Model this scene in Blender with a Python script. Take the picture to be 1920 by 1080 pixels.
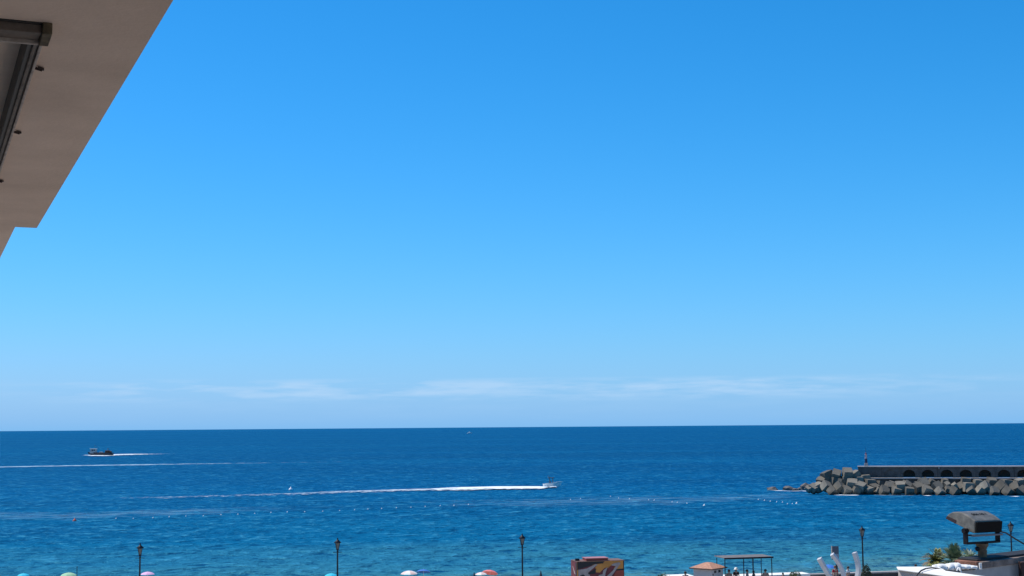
import bpy, bmesh, math, random
from mathutils import Vector, Matrix, noise
random.seed(7)
R = math.radians
sc = bpy.context.scene
for o in list(bpy.data.objects): bpy.data.objects.remove(o)

# ------------------------------------------------------------------ camera
F = 2700.0                                   # focal length in photograph pixels
CAM = Vector((0, 0, 18.0))
PITCH, ROLL = math.atan(260.3 / F), 0.0078
fw = Vector((0, math.cos(PITCH), math.sin(PITCH)))
up0 = Vector((0, -math.sin(PITCH), math.cos(PITCH)))
rt0 = Vector((1, 0, 0))
rt = rt0 * math.cos(ROLL) - up0 * math.sin(ROLL)
up = up0 * math.cos(ROLL) + rt0 * math.sin(ROLL)
cd = bpy.data.cameras.new('camera'); cam = bpy.data.objects.new('camera', cd)
sc.collection.objects.link(cam); sc.camera = cam
cd.sensor_width = 36; cd.lens = 36 * F / 1920; cd.clip_start = .05; cd.clip_end = 300000
m = Matrix((rt, up, -fw)).transposed().to_4x4(); m.translation = CAM
cam.matrix_world = m

# ------------------------------------------------------------------ light
SUN_EL, SUN_AZ = 60.0, -66.0                 # azimuth measured from +Y towards +X (negative = left)
w = bpy.data.worlds.new('World'); sc.world = w; w.use_nodes = True
nt = w.node_tree; nt.nodes.clear()
def wn(t, **k):
    n = nt.nodes.new(t)
    for a, b in k.items(): setattr(n, a, b)
    return n
sky = wn('ShaderNodeTexSky', sky_type='NISHITA', sun_disc=False)
sky.sun_elevation = R(SUN_EL); sky.sun_rotation = R(SUN_AZ)
sky.air_density = 1.0; sky.dust_density = 0.0; sky.ozone_density = 10.0; sky.altitude = 0
spl = wn('ShaderNodeSeparateColor'); hs = wn('ShaderNodeCombineColor')                    # the camera's cool, saturated rendering of the sky
bg = wn('ShaderNodeBackground'); bg.inputs['Strength'].default_value = 0.1
out = wn('ShaderNodeOutputWorld')
nt.links.new(sky.outputs[0], spl.inputs[0])
# a thin low bank of cloud above the sea horizon
tc = wn('ShaderNodeTexCoord'); sep = wn('ShaderNodeSeparateXYZ'); nt.links.new(tc.outputs['Generated'], sep.inputs[0])
def wmath(op, a, b=None, clamp=False):
    n = wn('ShaderNodeMath', operation=op, use_clamp=clamp)
    for i, v in enumerate((a, b)):
        if v is None: continue
        if isinstance(v, (int, float)): n.inputs[i].default_value = v
        else: nt.links.new(v, n.inputs[i])
    return n.outputs[0]
def wramp(v, stops):
    n = wn('ShaderNodeValToRGB'); e = n.color_ramp.elements
    while len(e) < len(stops): e.new(.5)
    for el, (p, c) in zip(e, stops): el.position = p; el.color = (c, c, c, 1)
    nt.links.new(v, n.inputs[0]); return n.outputs[0]
nt.links.new(wmath('MULTIPLY', wmath('POWER', wmath('MULTIPLY', spl.outputs[0], .1), 2.0), 17.5), hs.inputs[0])
nt.links.new(wmath('MULTIPLY', spl.outputs[1], 1.18), hs.inputs[1]); nt.links.new(wmath('MULTIPLY', spl.outputs[2], 1.54), hs.inputs[2])
cmb = wn('ShaderNodeCombineXYZ')
nt.links.new(wmath('MULTIPLY', sep.outputs[0], 14.0), cmb.inputs[0]); nt.links.new(wmath('MULTIPLY', sep.outputs[1], 14.0), cmb.inputs[1]); nt.links.new(wmath('MULTIPLY', sep.outputs[2], 120.0), cmb.inputs[2])
CSEED = (23.8, 32.2)
nz = wn('ShaderNodeTexNoise', noise_dimensions='4D'); nz.inputs['W'].default_value = CSEED[0]; nz.inputs['Scale'].default_value = 1.3; nz.inputs['Detail'].default_value = 8; nz.inputs['Roughness'].default_value = .55
nt.links.new(cmb.outputs[0], nz.inputs['Vector'])
big = wn('ShaderNodeTexNoise', noise_dimensions='4D'); big.inputs['W'].default_value = CSEED[1]; big.inputs['Scale'].default_value = 4.2; big.inputs['Detail'].default_value = 1
nt.links.new(tc.outputs['Generated'], big.inputs['Vector'])
band = wramp(wmath('MULTIPLY', sep.outputs[2], 10.0), [(0.0, 0), (.17, .10), (.235, .9), (.30, .95), (.345, 0)])
puff = wramp(nz.outputs['Fac'], [(.42, 0), (.60, 1)])
cl = wmath('MULTIPLY', wmath('MULTIPLY', band, puff), wramp(big.outputs['Fac'], [(.38, .15), (.54, 1)]))
hz_ = wn('ShaderNodeMixRGB'); hz_.inputs[2].default_value = (2.1, 5.0, 8.8, 1)      # sea haze low over the whole horizon
nt.links.new(wmath('MULTIPLY', wmath('EXPONENT', wmath('MULTIPLY', sep.outputs[2], -15.0)), .97, True), hz_.inputs[0]); nt.links.new(hs.outputs[0], hz_.inputs[1])
mixc = wn('ShaderNodeMixRGB'); mixc.inputs[2].default_value = (4.7, 6.9, 9.5, 1)
nt.links.new(wmath('MULTIPLY', cl, .75), mixc.inputs[0]); nt.links.new(hz_.outputs[0], mixc.inputs[1])
nt.links.new(mixc.outputs[0], bg.inputs['Color']); nt.links.new(bg.outputs[0], out.inputs['Surface'])

sl = bpy.data.lights.new('sun', 'SUN'); sl.energy = 4.8; sl.angle = R(.53); sl.color = (1, .95, .86)
so = bpy.data.objects.new('sun', sl); sc.collection.objects.link(so)
sd = Vector((math.sin(R(SUN_AZ)) * math.cos(R(SUN_EL)), math.cos(R(SUN_AZ)) * math.cos(R(SUN_EL)), math.sin(R(SUN_EL))))
so.rotation_euler = (-sd).to_track_quat('-Z', 'Y').to_euler()
vs = sc.view_settings; vs.view_transform = 'Standard'; vs.look = 'None'; vs.exposure = 0; vs.gamma = 1; vs.use_curve_mapping = False

# ------------------------------------------------------------------ helpers
def ray(px, py): return fw + rt * ((px - 960) / F) + up * ((540 - py) / F)
def at_y(px, py, Y):
    d = ray(px, py); return CAM + d * (Y / d.y)
def at_z(px, py, z):
    d = ray(px, py); return CAM + d * ((z - CAM.z) / d.z)
SH = R(13.5)                                  # the shore runs 13.5 degrees off the picture plane
sv = Vector((math.cos(SH), math.sin(SH), 0)); tv = Vector((-math.sin(SH), math.cos(SH), 0))
def at_t(px, py, T):
    d = ray(px, py); return CAM + d * (T / d.dot(tv))
def shore(s, t, z): return sv * s + tv * t + Vector((0, 0, z))
def waterline(s): return 163 - .07 * s
def sand_z(s, t):
    tw = waterline(s); return 2.5 * (tw - t) / (tw - 116)
PROM = 4.4

def mat(name, col, rough=.7, var=0, scale=4, col2=None, bump=0, bscale=30, metal=0, spec=.5, detail=5):
    M = bpy.data.materials.new(name); M.use_nodes = True
    n = M.node_tree; b = n.nodes['Principled BSDF']
    b.inputs['Base Color'].default_value = (*col, 1); b.inputs['Roughness'].default_value = rough
    b.inputs['Metallic'].default_value = metal; b.inputs['Specular IOR Level'].default_value = spec
    tcn = n.nodes.new('ShaderNodeTexCoord')
    if var or col2:
        nz = n.nodes.new('ShaderNodeTexNoise'); nz.inputs['Scale'].default_value = scale; nz.inputs['Detail'].default_value = detail
        nz.inputs['Roughness'].default_value = .65
        n.links.new(tcn.outputs['Object'], nz.inputs['Vector'])
        rp = n.nodes.new('ShaderNodeValToRGB'); e = rp.color_ramp.elements
        c2 = col2 or tuple(c * (1 - var) for c in col)
        e[0].position, e[1].position = .34, .66
        e[0].color = (*c2, 1); e[1].color = (*(tuple(min(1, c * (1 + var * .4)) for c in col)), 1)
        n.links.new(nz.outputs['Fac'], rp.inputs[0]); n.links.new(rp.outputs[0], b.inputs['Base Color'])
    if bump:
        nb = n.nodes.new('ShaderNodeTexNoise'); nb.inputs['Scale'].default_value = bscale; nb.inputs['Detail'].default_value = 6
        n.links.new(tcn.outputs['Object'], nb.inputs['Vector'])
        bp = n.nodes.new('ShaderNodeBump'); bp.inputs['Strength'].default_value = bump; bp.inputs['Distance'].default_value = .02
        n.links.new(nb.outputs['Fac'], bp.inputs['Height']); n.links.new(bp.outputs[0], b.inputs['Normal'])
    return M

class MB:
    def __init__(s): s.v = []; s.f = []; s.sm = []
    def add(s, vs, fs, smooth=False):
        k = len(s.v); s.v += [tuple(v) for v in vs]; s.f += [tuple(i + k for i in f) for f in fs]; s.sm += [smooth] * len(fs); return s
    def box(s, c, size, M=None, taper=1.0, ch=0):
        x, y, z = (d / 2 for d in size); c = Vector(c); vs = []
        for zz, k in ((-z, 1), (z, taper)):
            for a, b in ((-x, -y), (x, -y), (x, y), (-x, y)):
                v = Vector((a * k, b * k, zz)); v = (M @ v) if M else v; vs.append(v + c)
        return s.add(vs, [(3, 2, 1, 0), (4, 5, 6, 7), (0, 1, 5, 4), (1, 2, 6, 5), (2, 3, 7, 6), (3, 0, 4, 7)])
    def tube(s, pts, r, n=8, cap=True, smooth=True):
        pts = [Vector(p) for p in pts]; rs = r if isinstance(r, (list, tuple)) else [r] * len(pts); vs = []; fs = []
        prev = None
        for i, p in enumerate(pts):
            d = (pts[min(i + 1, len(pts) - 1)] - pts[max(i - 1, 0)]).normalized()
            a = prev - d * prev.dot(d) if prev else (d.cross(Vector((0, 0, 1))) if abs(d.z) < .9 else d.cross(Vector((0, 1, 0))))
            a.normalize(); prev = a; b = d.cross(a)
            vs += [p + (a * math.cos(2 * math.pi * k / n) + b * math.sin(2 * math.pi * k / n)) * rs[i] for k in range(n)]
        for i in range(len(pts) - 1):
            for k in range(n):
                fs.append((i * n + k, i * n + (k + 1) % n, (i + 1) * n + (k + 1) % n, (i + 1) * n + k))
        s.add(vs, fs, smooth)
        if cap: 
            q = len(vs); s.add(vs[:n], [tuple(range(n))[::-1]]); s.add(vs[q - n:], [tuple(range(n))])
        return s
    def lathe(s, prof, c=(0, 0, 0), n=12, smooth=True, a0=0):
        c = Vector(c); vs = []; fs = []
        for r_, z in prof:
            vs += [c + Vector((math.cos(a0 + 2 * math.pi * k / n) * r_, math.sin(a0 + 2 * math.pi * k / n) * r_, z)) for k in range(n)]
        for i in range(len(prof) - 1):
            for k in range(n): fs.append((i * n + k, i * n + (k + 1) % n, (i + 1) * n + (k + 1) % n, (i + 1) * n + k))
        s.add(vs, fs, smooth); return s
    def prism(s, poly, off):
        """polygon of 3D points extruded by the vector off"""
        poly = [Vector(p) for p in poly]; n = len(poly); off = Vector(off)
        s.add(poly + [p + off for p in poly], [tuple(range(n))[::-1], tuple(range(n, 2 * n))] + [(i, (i + 1) % n, n + (i + 1) % n, n + i) for i in range(n)]); return s
    def build(s, name, M, parent=None, bevel=0, seg=2, **props):
        me = bpy.data.meshes.new(name); me.from_pydata(s.v, [], s.f); me.validate()
        if len(me.polygons) == len(s.sm): me.polygons.foreach_set('use_smooth', s.sm)
        bm = bmesh.new(); bm.from_mesh(me); bmesh.ops.recalc_face_normals(bm, faces=bm.faces); bm.to_mesh(me); bm.free()
        if M: me.materials.append(M)
        o = bpy.data.objects.new(name, me); sc.collection.objects.link(o)
        if parent: o.parent = parent
        if bevel:
            b = o.modifiers.new('bevel', 'BEVEL'); b.width = bevel; b.segments = seg; b.limit_method = 'ANGLE'; b.angle_limit = R(40)
        for k, v in props.items(): o[k] = v
        return o
def empty(name, loc, rz=0, label=None, cat=None, group=None):
    o = bpy.data.objects.new(name, None); sc.collection.objects.link(o); o.location = loc; o.rotation_euler = (0, 0, rz); o.empty_display_size = .2
    if label: o['label'] = label
    if cat: o['category'] = cat
    if group: o['group'] = group
    return o
def tag(o, label, cat, group=None):
    o['label'] = label; o['category'] = cat
    if group: o['group'] = group
    return o
def clone(o, parent=None):
    c = o.copy(); sc.collection.objects.link(c); c.parent = parent
    for ch in [q for q in bpy.data.objects if q.parent == o]: clone(ch, c)
    return c

# ------------------------------------------------------------------ sea
def sea_material():
    M = bpy.data.materials.new('sea_water'); M.use_nodes = True; n = M.node_tree; N = n.nodes; L = n.links
    b = N['Principled BSDF']
    geo = N.new('ShaderNodeNewGeometry')
    def math_(op, a, c=None, clamp=False):
        q = N.new('ShaderNodeMath'); q.operation = op; q.use_clamp = clamp
        for i, v in enumerate((a, c)):
            if v is None: continue
            if isinstance(v, (int, float)): q.inputs[i].default_value = v
            else: L.new(v, q.inputs[i])
        return q.outputs[0]
    def mapping(scale, rot=0, loc=(0, 0, 0)):
        q = N.new('ShaderNodeMapping'); q.inputs['Scale'].default_value = scale; q.inputs['Rotation'].default_value = (0, 0, rot); q.inputs['Location'].default_value = loc
        L.new(geo.outputs['Position'], q.inputs[0]); return q.outputs[0]
    def nse(vec, scale, detail=3, rough=.5, dist=0):
        q = N.new('ShaderNodeTexNoise'); q.inputs['Scale'].default_value = scale; q.inputs['Detail'].default_value = detail; q.inputs['Roughness'].default_value = rough; q.inputs['Distortion'].default_value = dist
        L.new(vec, q.inputs['Vector']); return q.outputs['Fac']
    def ramp(v, stops):
        q = N.new('ShaderNodeValToRGB'); e = q.color_ramp.elements
        while len(e) < len(stops): e.new(.5)
        for el, (p, c) in zip(e, stops): el.position = p; el.color = (*c, 1) if isinstance(c, tuple) else (c, c, c, 1)
        L.new(v, q.inputs[0]); return q.outputs[0]
    def mix(f, a, c, mode='MIX'):
        q = N.new('ShaderNodeMixRGB'); q.blend_type = mode
        for i, v in enumerate((f, a, c)):
            if isinstance(v, (int, float)): q.inputs[i].default_value = v
            elif isinstance(v, tuple): q.inputs[i].default_value = (*v, 1)
            else: L.new(v, q.inputs[i])
        return q.outputs[0]
    dot = N.new('ShaderNodeVectorMath'); dot.operation = 'DOT_PRODUCT'; dot.inputs[1].default_value = tv; L.new(geo.outputs['Position'], dot.inputs[0])
    # depth of the sea bed below: shallow and turquoise by the beach, deep blue offshore
    wob = nse(mapping((.008, .02, 0)), 1, 3)
    sh = math_('DIVIDE', math_('ADD', math_('SUBTRACT', dot.outputs['Value'], 160), math_('MULTIPLY', math_('SUBTRACT', wob, .5), 70)), 600, True)
    base = ramp(sh, [(0, (.085, .205, .200)), (.035, (.030, .158, .212)), (.13, (.001, .100, .220)), (.42, (.0, .074, .206)), (1, (.0, .061, .180))])
    # wind lanes and current slicks
    big = nse(mapping((.0016, .009, 0), SH * .3), 1, 4, .55)
    mid = nse(mapping((.012, .05, 0), .1), 1, 3, .55)
    lane = math_('ADD', math_('MULTIPLY', big, .6), math_('MULTIPLY', mid, .4))
    base = mix(ramp(lane, [(.38, .7), (.5, .0)]), base, (.0, .050, .150))
    base = mix(ramp(lane, [(.5, 0), (.64, .5)]), base, (.006, .125, .265))
    wv = nse(mapping((.52, .40, 0), .12), 1, 4, .6, .35)
    wv2 = nse(mapping((.13, .14, 0), -.06), 1, 3, .5, .3)
    h = math_('ADD', math_('MULTIPLY', wv, .8), math_('MULTIPLY', wv2, 2.2))
    # wave light and shade painted into the colour: dark troughs, pale crests
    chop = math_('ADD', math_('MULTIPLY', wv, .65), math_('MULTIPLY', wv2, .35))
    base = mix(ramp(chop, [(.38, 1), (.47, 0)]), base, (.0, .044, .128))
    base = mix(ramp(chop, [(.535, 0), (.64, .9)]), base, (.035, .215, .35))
    bp = N.new('ShaderNodeBump'); bp.inputs['Strength'].default_value = 1; bp.inputs['Distance'].default_value = 1.6; L.new(h, bp.inputs['Height'])
    # a wind-roughened surface: upwelling blue water under a capped Fresnel reflection
    N.remove(b); df = N.new('ShaderNodeBsdfDiffuse'); gl = N.new('ShaderNodeBsdfGlossy'); fr = N.new('ShaderNodeFresnel'); mx = N.new('ShaderNodeMixShader'); fr.inputs['IOR'].default_value = 1.333
    L.new(base, df.inputs['Color']); L.new(bp.outputs[0], gl.inputs['Normal']); L.new(bp.outputs[0], fr.inputs['Normal']); L.new(bp.outputs[0], df.inputs['Normal'])
    gl.inputs['Color'].default_value = (.22, .85, 1, 1); L.new(ramp(lane, [(.35, .32), (.65, .22)]), gl.inputs['Roughness'])
    q = N.new('ShaderNodeMapRange'); q.inputs['From Min'].default_value = .02; q.inputs['From Max'].default_value = .9; q.inputs['To Min'].default_value = .02; q.inputs['To Max'].default_value = .17; L.new(fr.outputs[0], q.inputs['Value'])
    L.new(q.outputs[0], mx.inputs[0]); L.new(df.outputs[0], mx.inputs[1]); L.new(gl.outputs[0], mx.inputs[2]); L.new(mx.outputs[0], N['Material Output'].inputs[0])
    return M
mb = MB(); rings = [40, 120, 200, 320, 500, 900, 2000, 5000, 12000, 30000, 90000]; ns = 96
mb.v = [(0, 0, 0)] ; mb.v = []
vs_, fs_ = [], []
for i, r_ in enumerate(rings):
    vs_ += [(math.cos(2 * math.pi * k / ns) * r_ + 20, math.sin(2 * math.pi * k / ns) * r_ + 230, 0) for k in range(ns)]
    if i:
        for k in range(ns): fs_.append(((i - 1) * ns + k, i * ns + k, i * ns + (k + 1) % ns, (i - 1) * ns + (k + 1) % ns))
fs_.append(tuple(range(ns)))
mb.add(vs_, fs_); sea = mb.build('sea', sea_material(), kind='structure')

# ------------------------------------------------------------------ land
M_sand = mat('beach_sand', (.55, .47, .36), .95, .25, .6, bump=.6, bscale=3)
M_pave = mat('pale_paving', (.42, .38, .33), .9, .25, .4, bump=.3, bscale=12)
M_town = mat('town_ground', (.46, .41, .35), .95, .35, .2)
mb = MB(); S = list(range(-400, 401, 10)); T = [(114.9, None, 2.2), (120, 0.9, 0), (135, .6, 0), (150, .25, 0)]
rows = []
for s in S:
    tw = waterline(s); col = []
    for t in (114.9, 118, 124, 132, 140, 148, 154, tw - 2, tw, tw + 6, tw + 14):
        z = sand_z(s, t) if t <= tw else -(t - tw) * .06
        z += noise.noise(Vector((s * .13, t * .2, 0))) * .07 if 118 < t < tw - 3 else 0
        col.append(shore(s, t, z))
    rows.append(col)
nc = len(rows[0]); vv = [p for c in rows for p in c]
mb.add(vv, [(i * nc + j, (i + 1) * nc + j, (i + 1) * nc + j + 1, i * nc + j + 1) for i in range(len(S) - 1) for j in range(nc - 1)], True)
mb.build('beach', M_sand, kind='structure')
mb = MB(); mb.prism([shore(-400, -300, 4.36), shore(400, -300, 4.36), shore(400, 100, 4.36), shore(-400, 100, 4.36)], (0, 0, -5.5)); mb.build('ground', M_town, kind='structure')
mb = MB(); mb.prism([shore(-400, 100, PROM), shore(400, 100, PROM), shore(400, 115, PROM), shore(-400, 115, PROM)], (0, 0, -5.4)); mb.build('promenade', M_pave, kind='structure')

# ------------------------------------------------------------------ the building the photograph is taken from (left)
M_stucco = mat('grey_beige_stucco', (.655, .495, .395), .92, .0, .9, col2=(.50, .37, .29), bump=.12, bscale=60)
M_wallc = mat('cream_render', (.62, .55, .47), .9, .12, 1, bump=.2, bscale=50)
M_alu = mat('weathered_bronze_aluminium', (.13, .10, .082), .7, .5, 9, spec=.15)
M_aludark = mat('gap_shade_and_dark_line', (.018, .015, .014), .7, .3, 6)  # dark tone for joints and lines, also painting the shade in the frame's gaps
M_alulite = mat('dull_aluminium', (.36, .30, .26), .7, .4, 14, spec=.2)
M_panel = mat('grey_ceiling_panel', (.60, .46, .36), .9, .15, 2)
M_tile = mat('terracotta_floor', (.40, .27, .19), .7, .2, 3)
M_dred0 = mat('rusty_hook', (.035, .02, .016), .9, .4, 30)
SOF = CAM.z + 1.3
E1, E2 = at_z(325, 0, SOF), at_z(69, 427.5, SOF)
da = (E2 - E1).normalized(); dn = Vector((da.y, -da.x, 0))
pE = E1.xy.dot(dn.xy); aE = E2.xy.dot(da.xy); S2 = at_z(28, 426.5, SOF); pS = S2.xy.dot(dn.xy)
FC = at_z(97, 48, SOF); pF, aF = FC.xy.dot(dn.xy), FC.xy.dot(da.xy)
RL = at_z(0, 322, SOF); pR = RL.xy.dot(dn.xy)
def bl(a, p, z): return da * a + dn * p + Vector((0, 0, z))
pW = -2.2
bld = empty('apartment_building', bl(2, pW - 2, 4.36) * 1, 0, 'beige apartment building with a stepped concrete balcony slab overhead', 'building')
borg = bld.location
def bpt(a, p, z): return bl(a, p, z) - borg
hq0, hq1 = pR - 1.7, pR - .03; ha0, ha1 = aF + .13, aF + 4.4
ac = [-5, ha0, ha1, aE, 15]; pc = [pW, hq0, hq1, pS, pE]
def present(i, j):
    if not (0 <= i < 4 and 0 <= j < 4): return False
    return not ((i == 1 and j == 1) or (i == 3 and j == 3))
mb = MB(); z0, z1 = SOF, SOF + .42
for i in range(4):
    for j in range(4):
        if not present(i, j): continue
        A, B, P, Q = ac[i], ac[i + 1], pc[j], pc[j + 1]
        c = lambda z: [bpt(A, P, z), bpt(B, P, z), bpt(B, Q, z), bpt(A, Q, z)]
        mb.add(c(z0), [(0, 1, 2, 3)]); mb.add(c(z1), [(3, 2, 1, 0)])
        for (di, dj), (u, v) in {(0, -1): ((A, P), (B, P)), (1, 0): ((B, P), (B, Q)), (0, 1): ((B, Q), (A, Q)), (-1, 0): ((A, Q), (A, P))}.items():
            if not present(i + di, j + dj): mb.add([bpt(*u, z0), bpt(*v, z0), bpt(*v, z1), bpt(*u, z1)], [(0, 1, 2, 3)])
slab = mb.build('balcony_slab', M_stucco, bld)
bm = bmesh.new(); bm.from_mesh(slab.data); bmesh.ops.remove_doubles(bm, verts=bm.verts, dist=.0005); bmesh.ops.recalc_face_normals(bm, faces=bm.faces); bm.to_mesh(slab.data); bm.free()
mb = MB(); mb.prism([bpt(ha0 - .05, hq0 - .05, SOF + .07), bpt(ha1 + .05, hq0 - .05, SOF + .07), bpt(ha1 + .05, hq1 + .05, SOF + .07), bpt(ha0 - .05, hq1 + .05, SOF + .07)], (0, 0, .02))
cp = mb.build('ceiling_panel', M_panel, bld)
# aluminium frame round the recess
fr = MB().build('recess_frame', M_alu, bld)
def bar(a0, a1, p0, p1, z0, z1, M, name, parent):
    q = MB(); q.prism([bpt(a0, p0, z0), bpt(a1, p0, z0), bpt(a1, p1, z0), bpt(a0, p1, z0)], (0, 0, z1 - z0)); return q.build(name, M, parent, bevel=.003)
bpy.data.objects.remove(fr)
W0 = ha0 - .16
f1 = bar(W0, W0 + .028, hq0 - .1, pF - .03, SOF - .004, SOF + .0, M_aludark, 'gap_shade_strip', bld)  # dark strips here and below stand in for shaded gaps in the frame
fr = bar(W0 + .022, W0 + .055, hq0 - .1, pF - .03, SOF - .03, SOF, M_alu, 'frame_rail', bld)
bar(W0 + .055, W0 + .075, hq0 - .1, pF - .03, SOF - .010, SOF, M_aludark, 'gap_shade', fr)
bar(W0 + .075, W0 + .150, hq0 - .1, pF - .03, SOF - .022, SOF, M_alu, 'lower_rail', fr)
bar(W0 + .150, W0 + .168, hq0 - .1, pF - .03, SOF - .034, SOF + .05, M_alulite, 'lip', fr)
bar(W0 + .168, W0 + .178, hq0 - .1, pF - .07, SOF - .008, SOF + .05, M_aludark, 'gap_shade', fr)
fc = bar(W0 - .004, W0 + .155, pF - .03, pF, SOF - .038, SOF, mat('grimy_bracket', (.10, .078, .05), .8, .5, 20, spec=.1), 'corner_bracket', bld)
rl = bar(W0 + .165, ha1 + .1, pR - .05, pR - .034, SOF - .02, SOF + .12, M_aludark, 'side_rail', bld)
bar(W0 + .165, ha1 + .1, pR - .034, pR - .022, SOF - .028, SOF + .1, M_alu, 'middle_rail', rl)
bar(W0 + .165, ha1 + .1, pR - .022, pR - .012, SOF - .012, SOF, M_aludark, 'gap_shade', rl)
bar(W0 + .165, ha1 + .1, pR - .012, pR - .001, SOF - .02, SOF, M_alulite, 'outer_lip', rl)
for (px, py) in ((79, 124), (37, 244), (4, 336)):
    h = at_z(px, py, SOF); a, p = h.xy.dot(da.xy), h.xy.dot(dn.xy)
    q = MB(); q.prism([bpt(a - .01, p - .016, SOF - .002), bpt(a + .02, p - .01, SOF - .002), bpt(a + .03, p + .010, SOF - .002), bpt(a + .012, p + .008, SOF - .002)], (0, 0, -.009)); q.tube([bpt(a, p - .035, SOF - .006), bpt(a + .005, p, SOF - .014)], .006, 6); q.build('hook', M_dred0, bld, bevel=.003)
mb = MB(); mb.prism([bpt(-5, pW - 4, 4.3), bpt(15, pW - 4, 4.3), bpt(15, pW - .003, 4.3), bpt(-5, pW - .003, 4.3)], (0, 0, 19)); mb.build('wall', M_wallc, bld)
mb = MB(); mb.prism([bpt(-5, pW, 16.1), bpt(9.5, pW, 16.1), bpt(9.5, .15, 16.1), bpt(-5, .15, 16.1)], (0, 0, .3)); mb.build('balcony_floor', M_tile, bld)

# ------------------------------------------------------------------ breakwater
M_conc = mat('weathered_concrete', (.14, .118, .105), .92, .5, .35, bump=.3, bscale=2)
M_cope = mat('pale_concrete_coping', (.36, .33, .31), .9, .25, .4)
M_block = mat('sea_worn_concrete_block', (.25, .225, .175), .95, .0, .55, col2=(.125, .11, .09), bump=.8, bscale=1.6)
M_block2 = mat('pale_concrete_block', (.36, .335, .29), .95, .0, .5, col2=(.25, .225, .19), bump=.8, bscale=1.6)
M_blockw = mat('wet_dark_block', (.13, .12, .11), .7, .4, .5, bump=.8, bscale=1.6)
def weather_blocks(M):
    """each cube its own tone; algae and wet concrete up to the splash line, with gap shade painted in"""
    n = M.node_tree; N = n.nodes; L = n.links; b = N['Principled BSDF']; src = b.inputs['Base Color'].links[0].from_socket
    oi = N.new('ShaderNodeObjectInfo'); mr = N.new('ShaderNodeMapRange'); mr.inputs['To Min'].default_value = .5; mr.inputs['To Max'].default_value = 1.3; L.new(oi.outputs['Random'], mr.inputs['Value'])
    m1 = N.new('ShaderNodeMixRGB'); m1.blend_type = 'MULTIPLY'; m1.inputs[0].default_value = 1; L.new(src, m1.inputs[1]); L.new(mr.outputs[0], m1.inputs[2])
    g = N.new('ShaderNodeNewGeometry'); sp = N.new('ShaderNodeSeparateXYZ'); L.new(g.outputs['Position'], sp.inputs[0]); nz = N.new('ShaderNodeTexNoise'); nz.inputs['Scale'].default_value = .7; nz.inputs['Detail'].default_value = 4; L.new(g.outputs['Position'], nz.inputs['Vector'])
    ad = N.new('ShaderNodeMath'); ad.operation = 'MULTIPLY_ADD'; ad.inputs[1].default_value = -1.6; L.new(nz.outputs['Fac'], ad.inputs[0]); L.new(sp.outputs[2], ad.inputs[2])
    r2 = N.new('ShaderNodeMapRange'); r2.inputs['From Min'].default_value = -.5; r2.inputs['From Max'].default_value = .25; r2.inputs['To Min'].default_value = .85; r2.inputs['To Max'].default_value = 0; L.new(ad.outputs[0], r2.inputs['Value'])
    m2 = N.new('ShaderNodeMixRGB'); L.new(r2.outputs[0], m2.inputs[0]); L.new(m1.outputs[0], m2.inputs[1]); m2.inputs[2].default_value = (.028, .027, .02, 1); L.new(m2.outputs[0], b.inputs['Base Color'])  # near-black low down: algae and wet, plus painted shade for the gaps
weather_blocks(M_block)
PA = at_y(1610, 927, 381); PB = at_y(1920, 927, 371.5)
pe = Vector((PB.x - PA.x, PB.y - PA.y, 0)).normalized(); pn = Vector((pe.y, -pe.x, 0))   # pn points towards the beach
PO = Vector((PA.x, PA.y, 0)); prz = math.atan2(pe.y, pe.x)
# local axes: +x along the pier, -y towards the beach
bw = empty('breakwater', PO, prz, 'long concrete breakwater wall with a row of dark arched niches', 'breakwater')
def s_of(px, row=893):
    d = ray(px, row); d2 = Vector((d.x, d.y)); # intersect with pier front line
    k = (PO.x * pe.y - PO.y * pe.x) / (d2.x * pe.y - d2.y * pe.x); q = Vector((d.x * k, d.y * k, 0)); return (q - PO).dot(pe)
TOP, DECK, LEN = 6.74, 4.05, 130
a0 = s_of(1705); pitch = (s_of(1883) - s_of(1705)) / 5
aw = pitch * .33; ah = 2.0; spring = ah - aw if ah > aw else .1
def bay_mesh(w, depth, blind=False):
    q = MB(); h = TOP - DECK; n = 14; r = aw
    arch = [(-r, 0), (-r * .98, max(.12, ah - r * .95) * .6)] + [(-r * math.cos(math.pi * k / n) * .98, (ah * .42) + math.sin(math.pi * k / n) * ah * .58) for k in range(n + 1)] + [(r * .98, max(.12, ah - r * .95) * .6), (r, 0)]
    outer = [(-w / 2, 0), (-w / 2, h * .4)] + [(-w / 2 + w * k / n, h) for k in range(n + 1)] + [(w / 2, h * .4), (w / 2, 0)]
    N_ = len(arch)
    q.add([(x, 0, z) for x, z in arch] + [(x, 0, z) for x, z in outer], [(i, i + 1, N_ + i + 1, N_ + i) for i in range(N_ - 1)])
    q.add([(x, 0, z) for x, z in arch] + [(x, depth, z) for x, z in arch], [(i, i + 1, N_ + i + 1, N_ + i) for i in range(N_ - 1)])
    q.add([(x, depth, z) for x, z in arch], [tuple(range(N_))])
    q.box((0, depth + .35 + (4 - depth) / 2, h / 2), (w, 4 - depth, h))
    return q
protos = {}
k = -2
first = None; endx = a0 + pitch * -1.5
while a0 + pitch * k < LEN - 5:
    if k >= -1:
        key = 'blind' if k == -1 else 'open'
        if key not in protos:
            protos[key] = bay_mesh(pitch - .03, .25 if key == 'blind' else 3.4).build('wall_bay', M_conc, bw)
            o = protos[key]
        else:
            o = protos[key].copy(); sc.collection.objects.link(o); o.parent = bw
        o.location = (a0 + pitch * k, 0, DECK)
    k += 1
LASTX = a0 + pitch * (k - .5)
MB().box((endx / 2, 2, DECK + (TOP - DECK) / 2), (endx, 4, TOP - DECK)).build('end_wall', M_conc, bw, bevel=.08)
MB().box((LASTX / 2 + .05, 1.85, TOP + .12), (LASTX + .3, 4.6, .24)).build('coping', M_cope, bw, bevel=.04)
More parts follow.
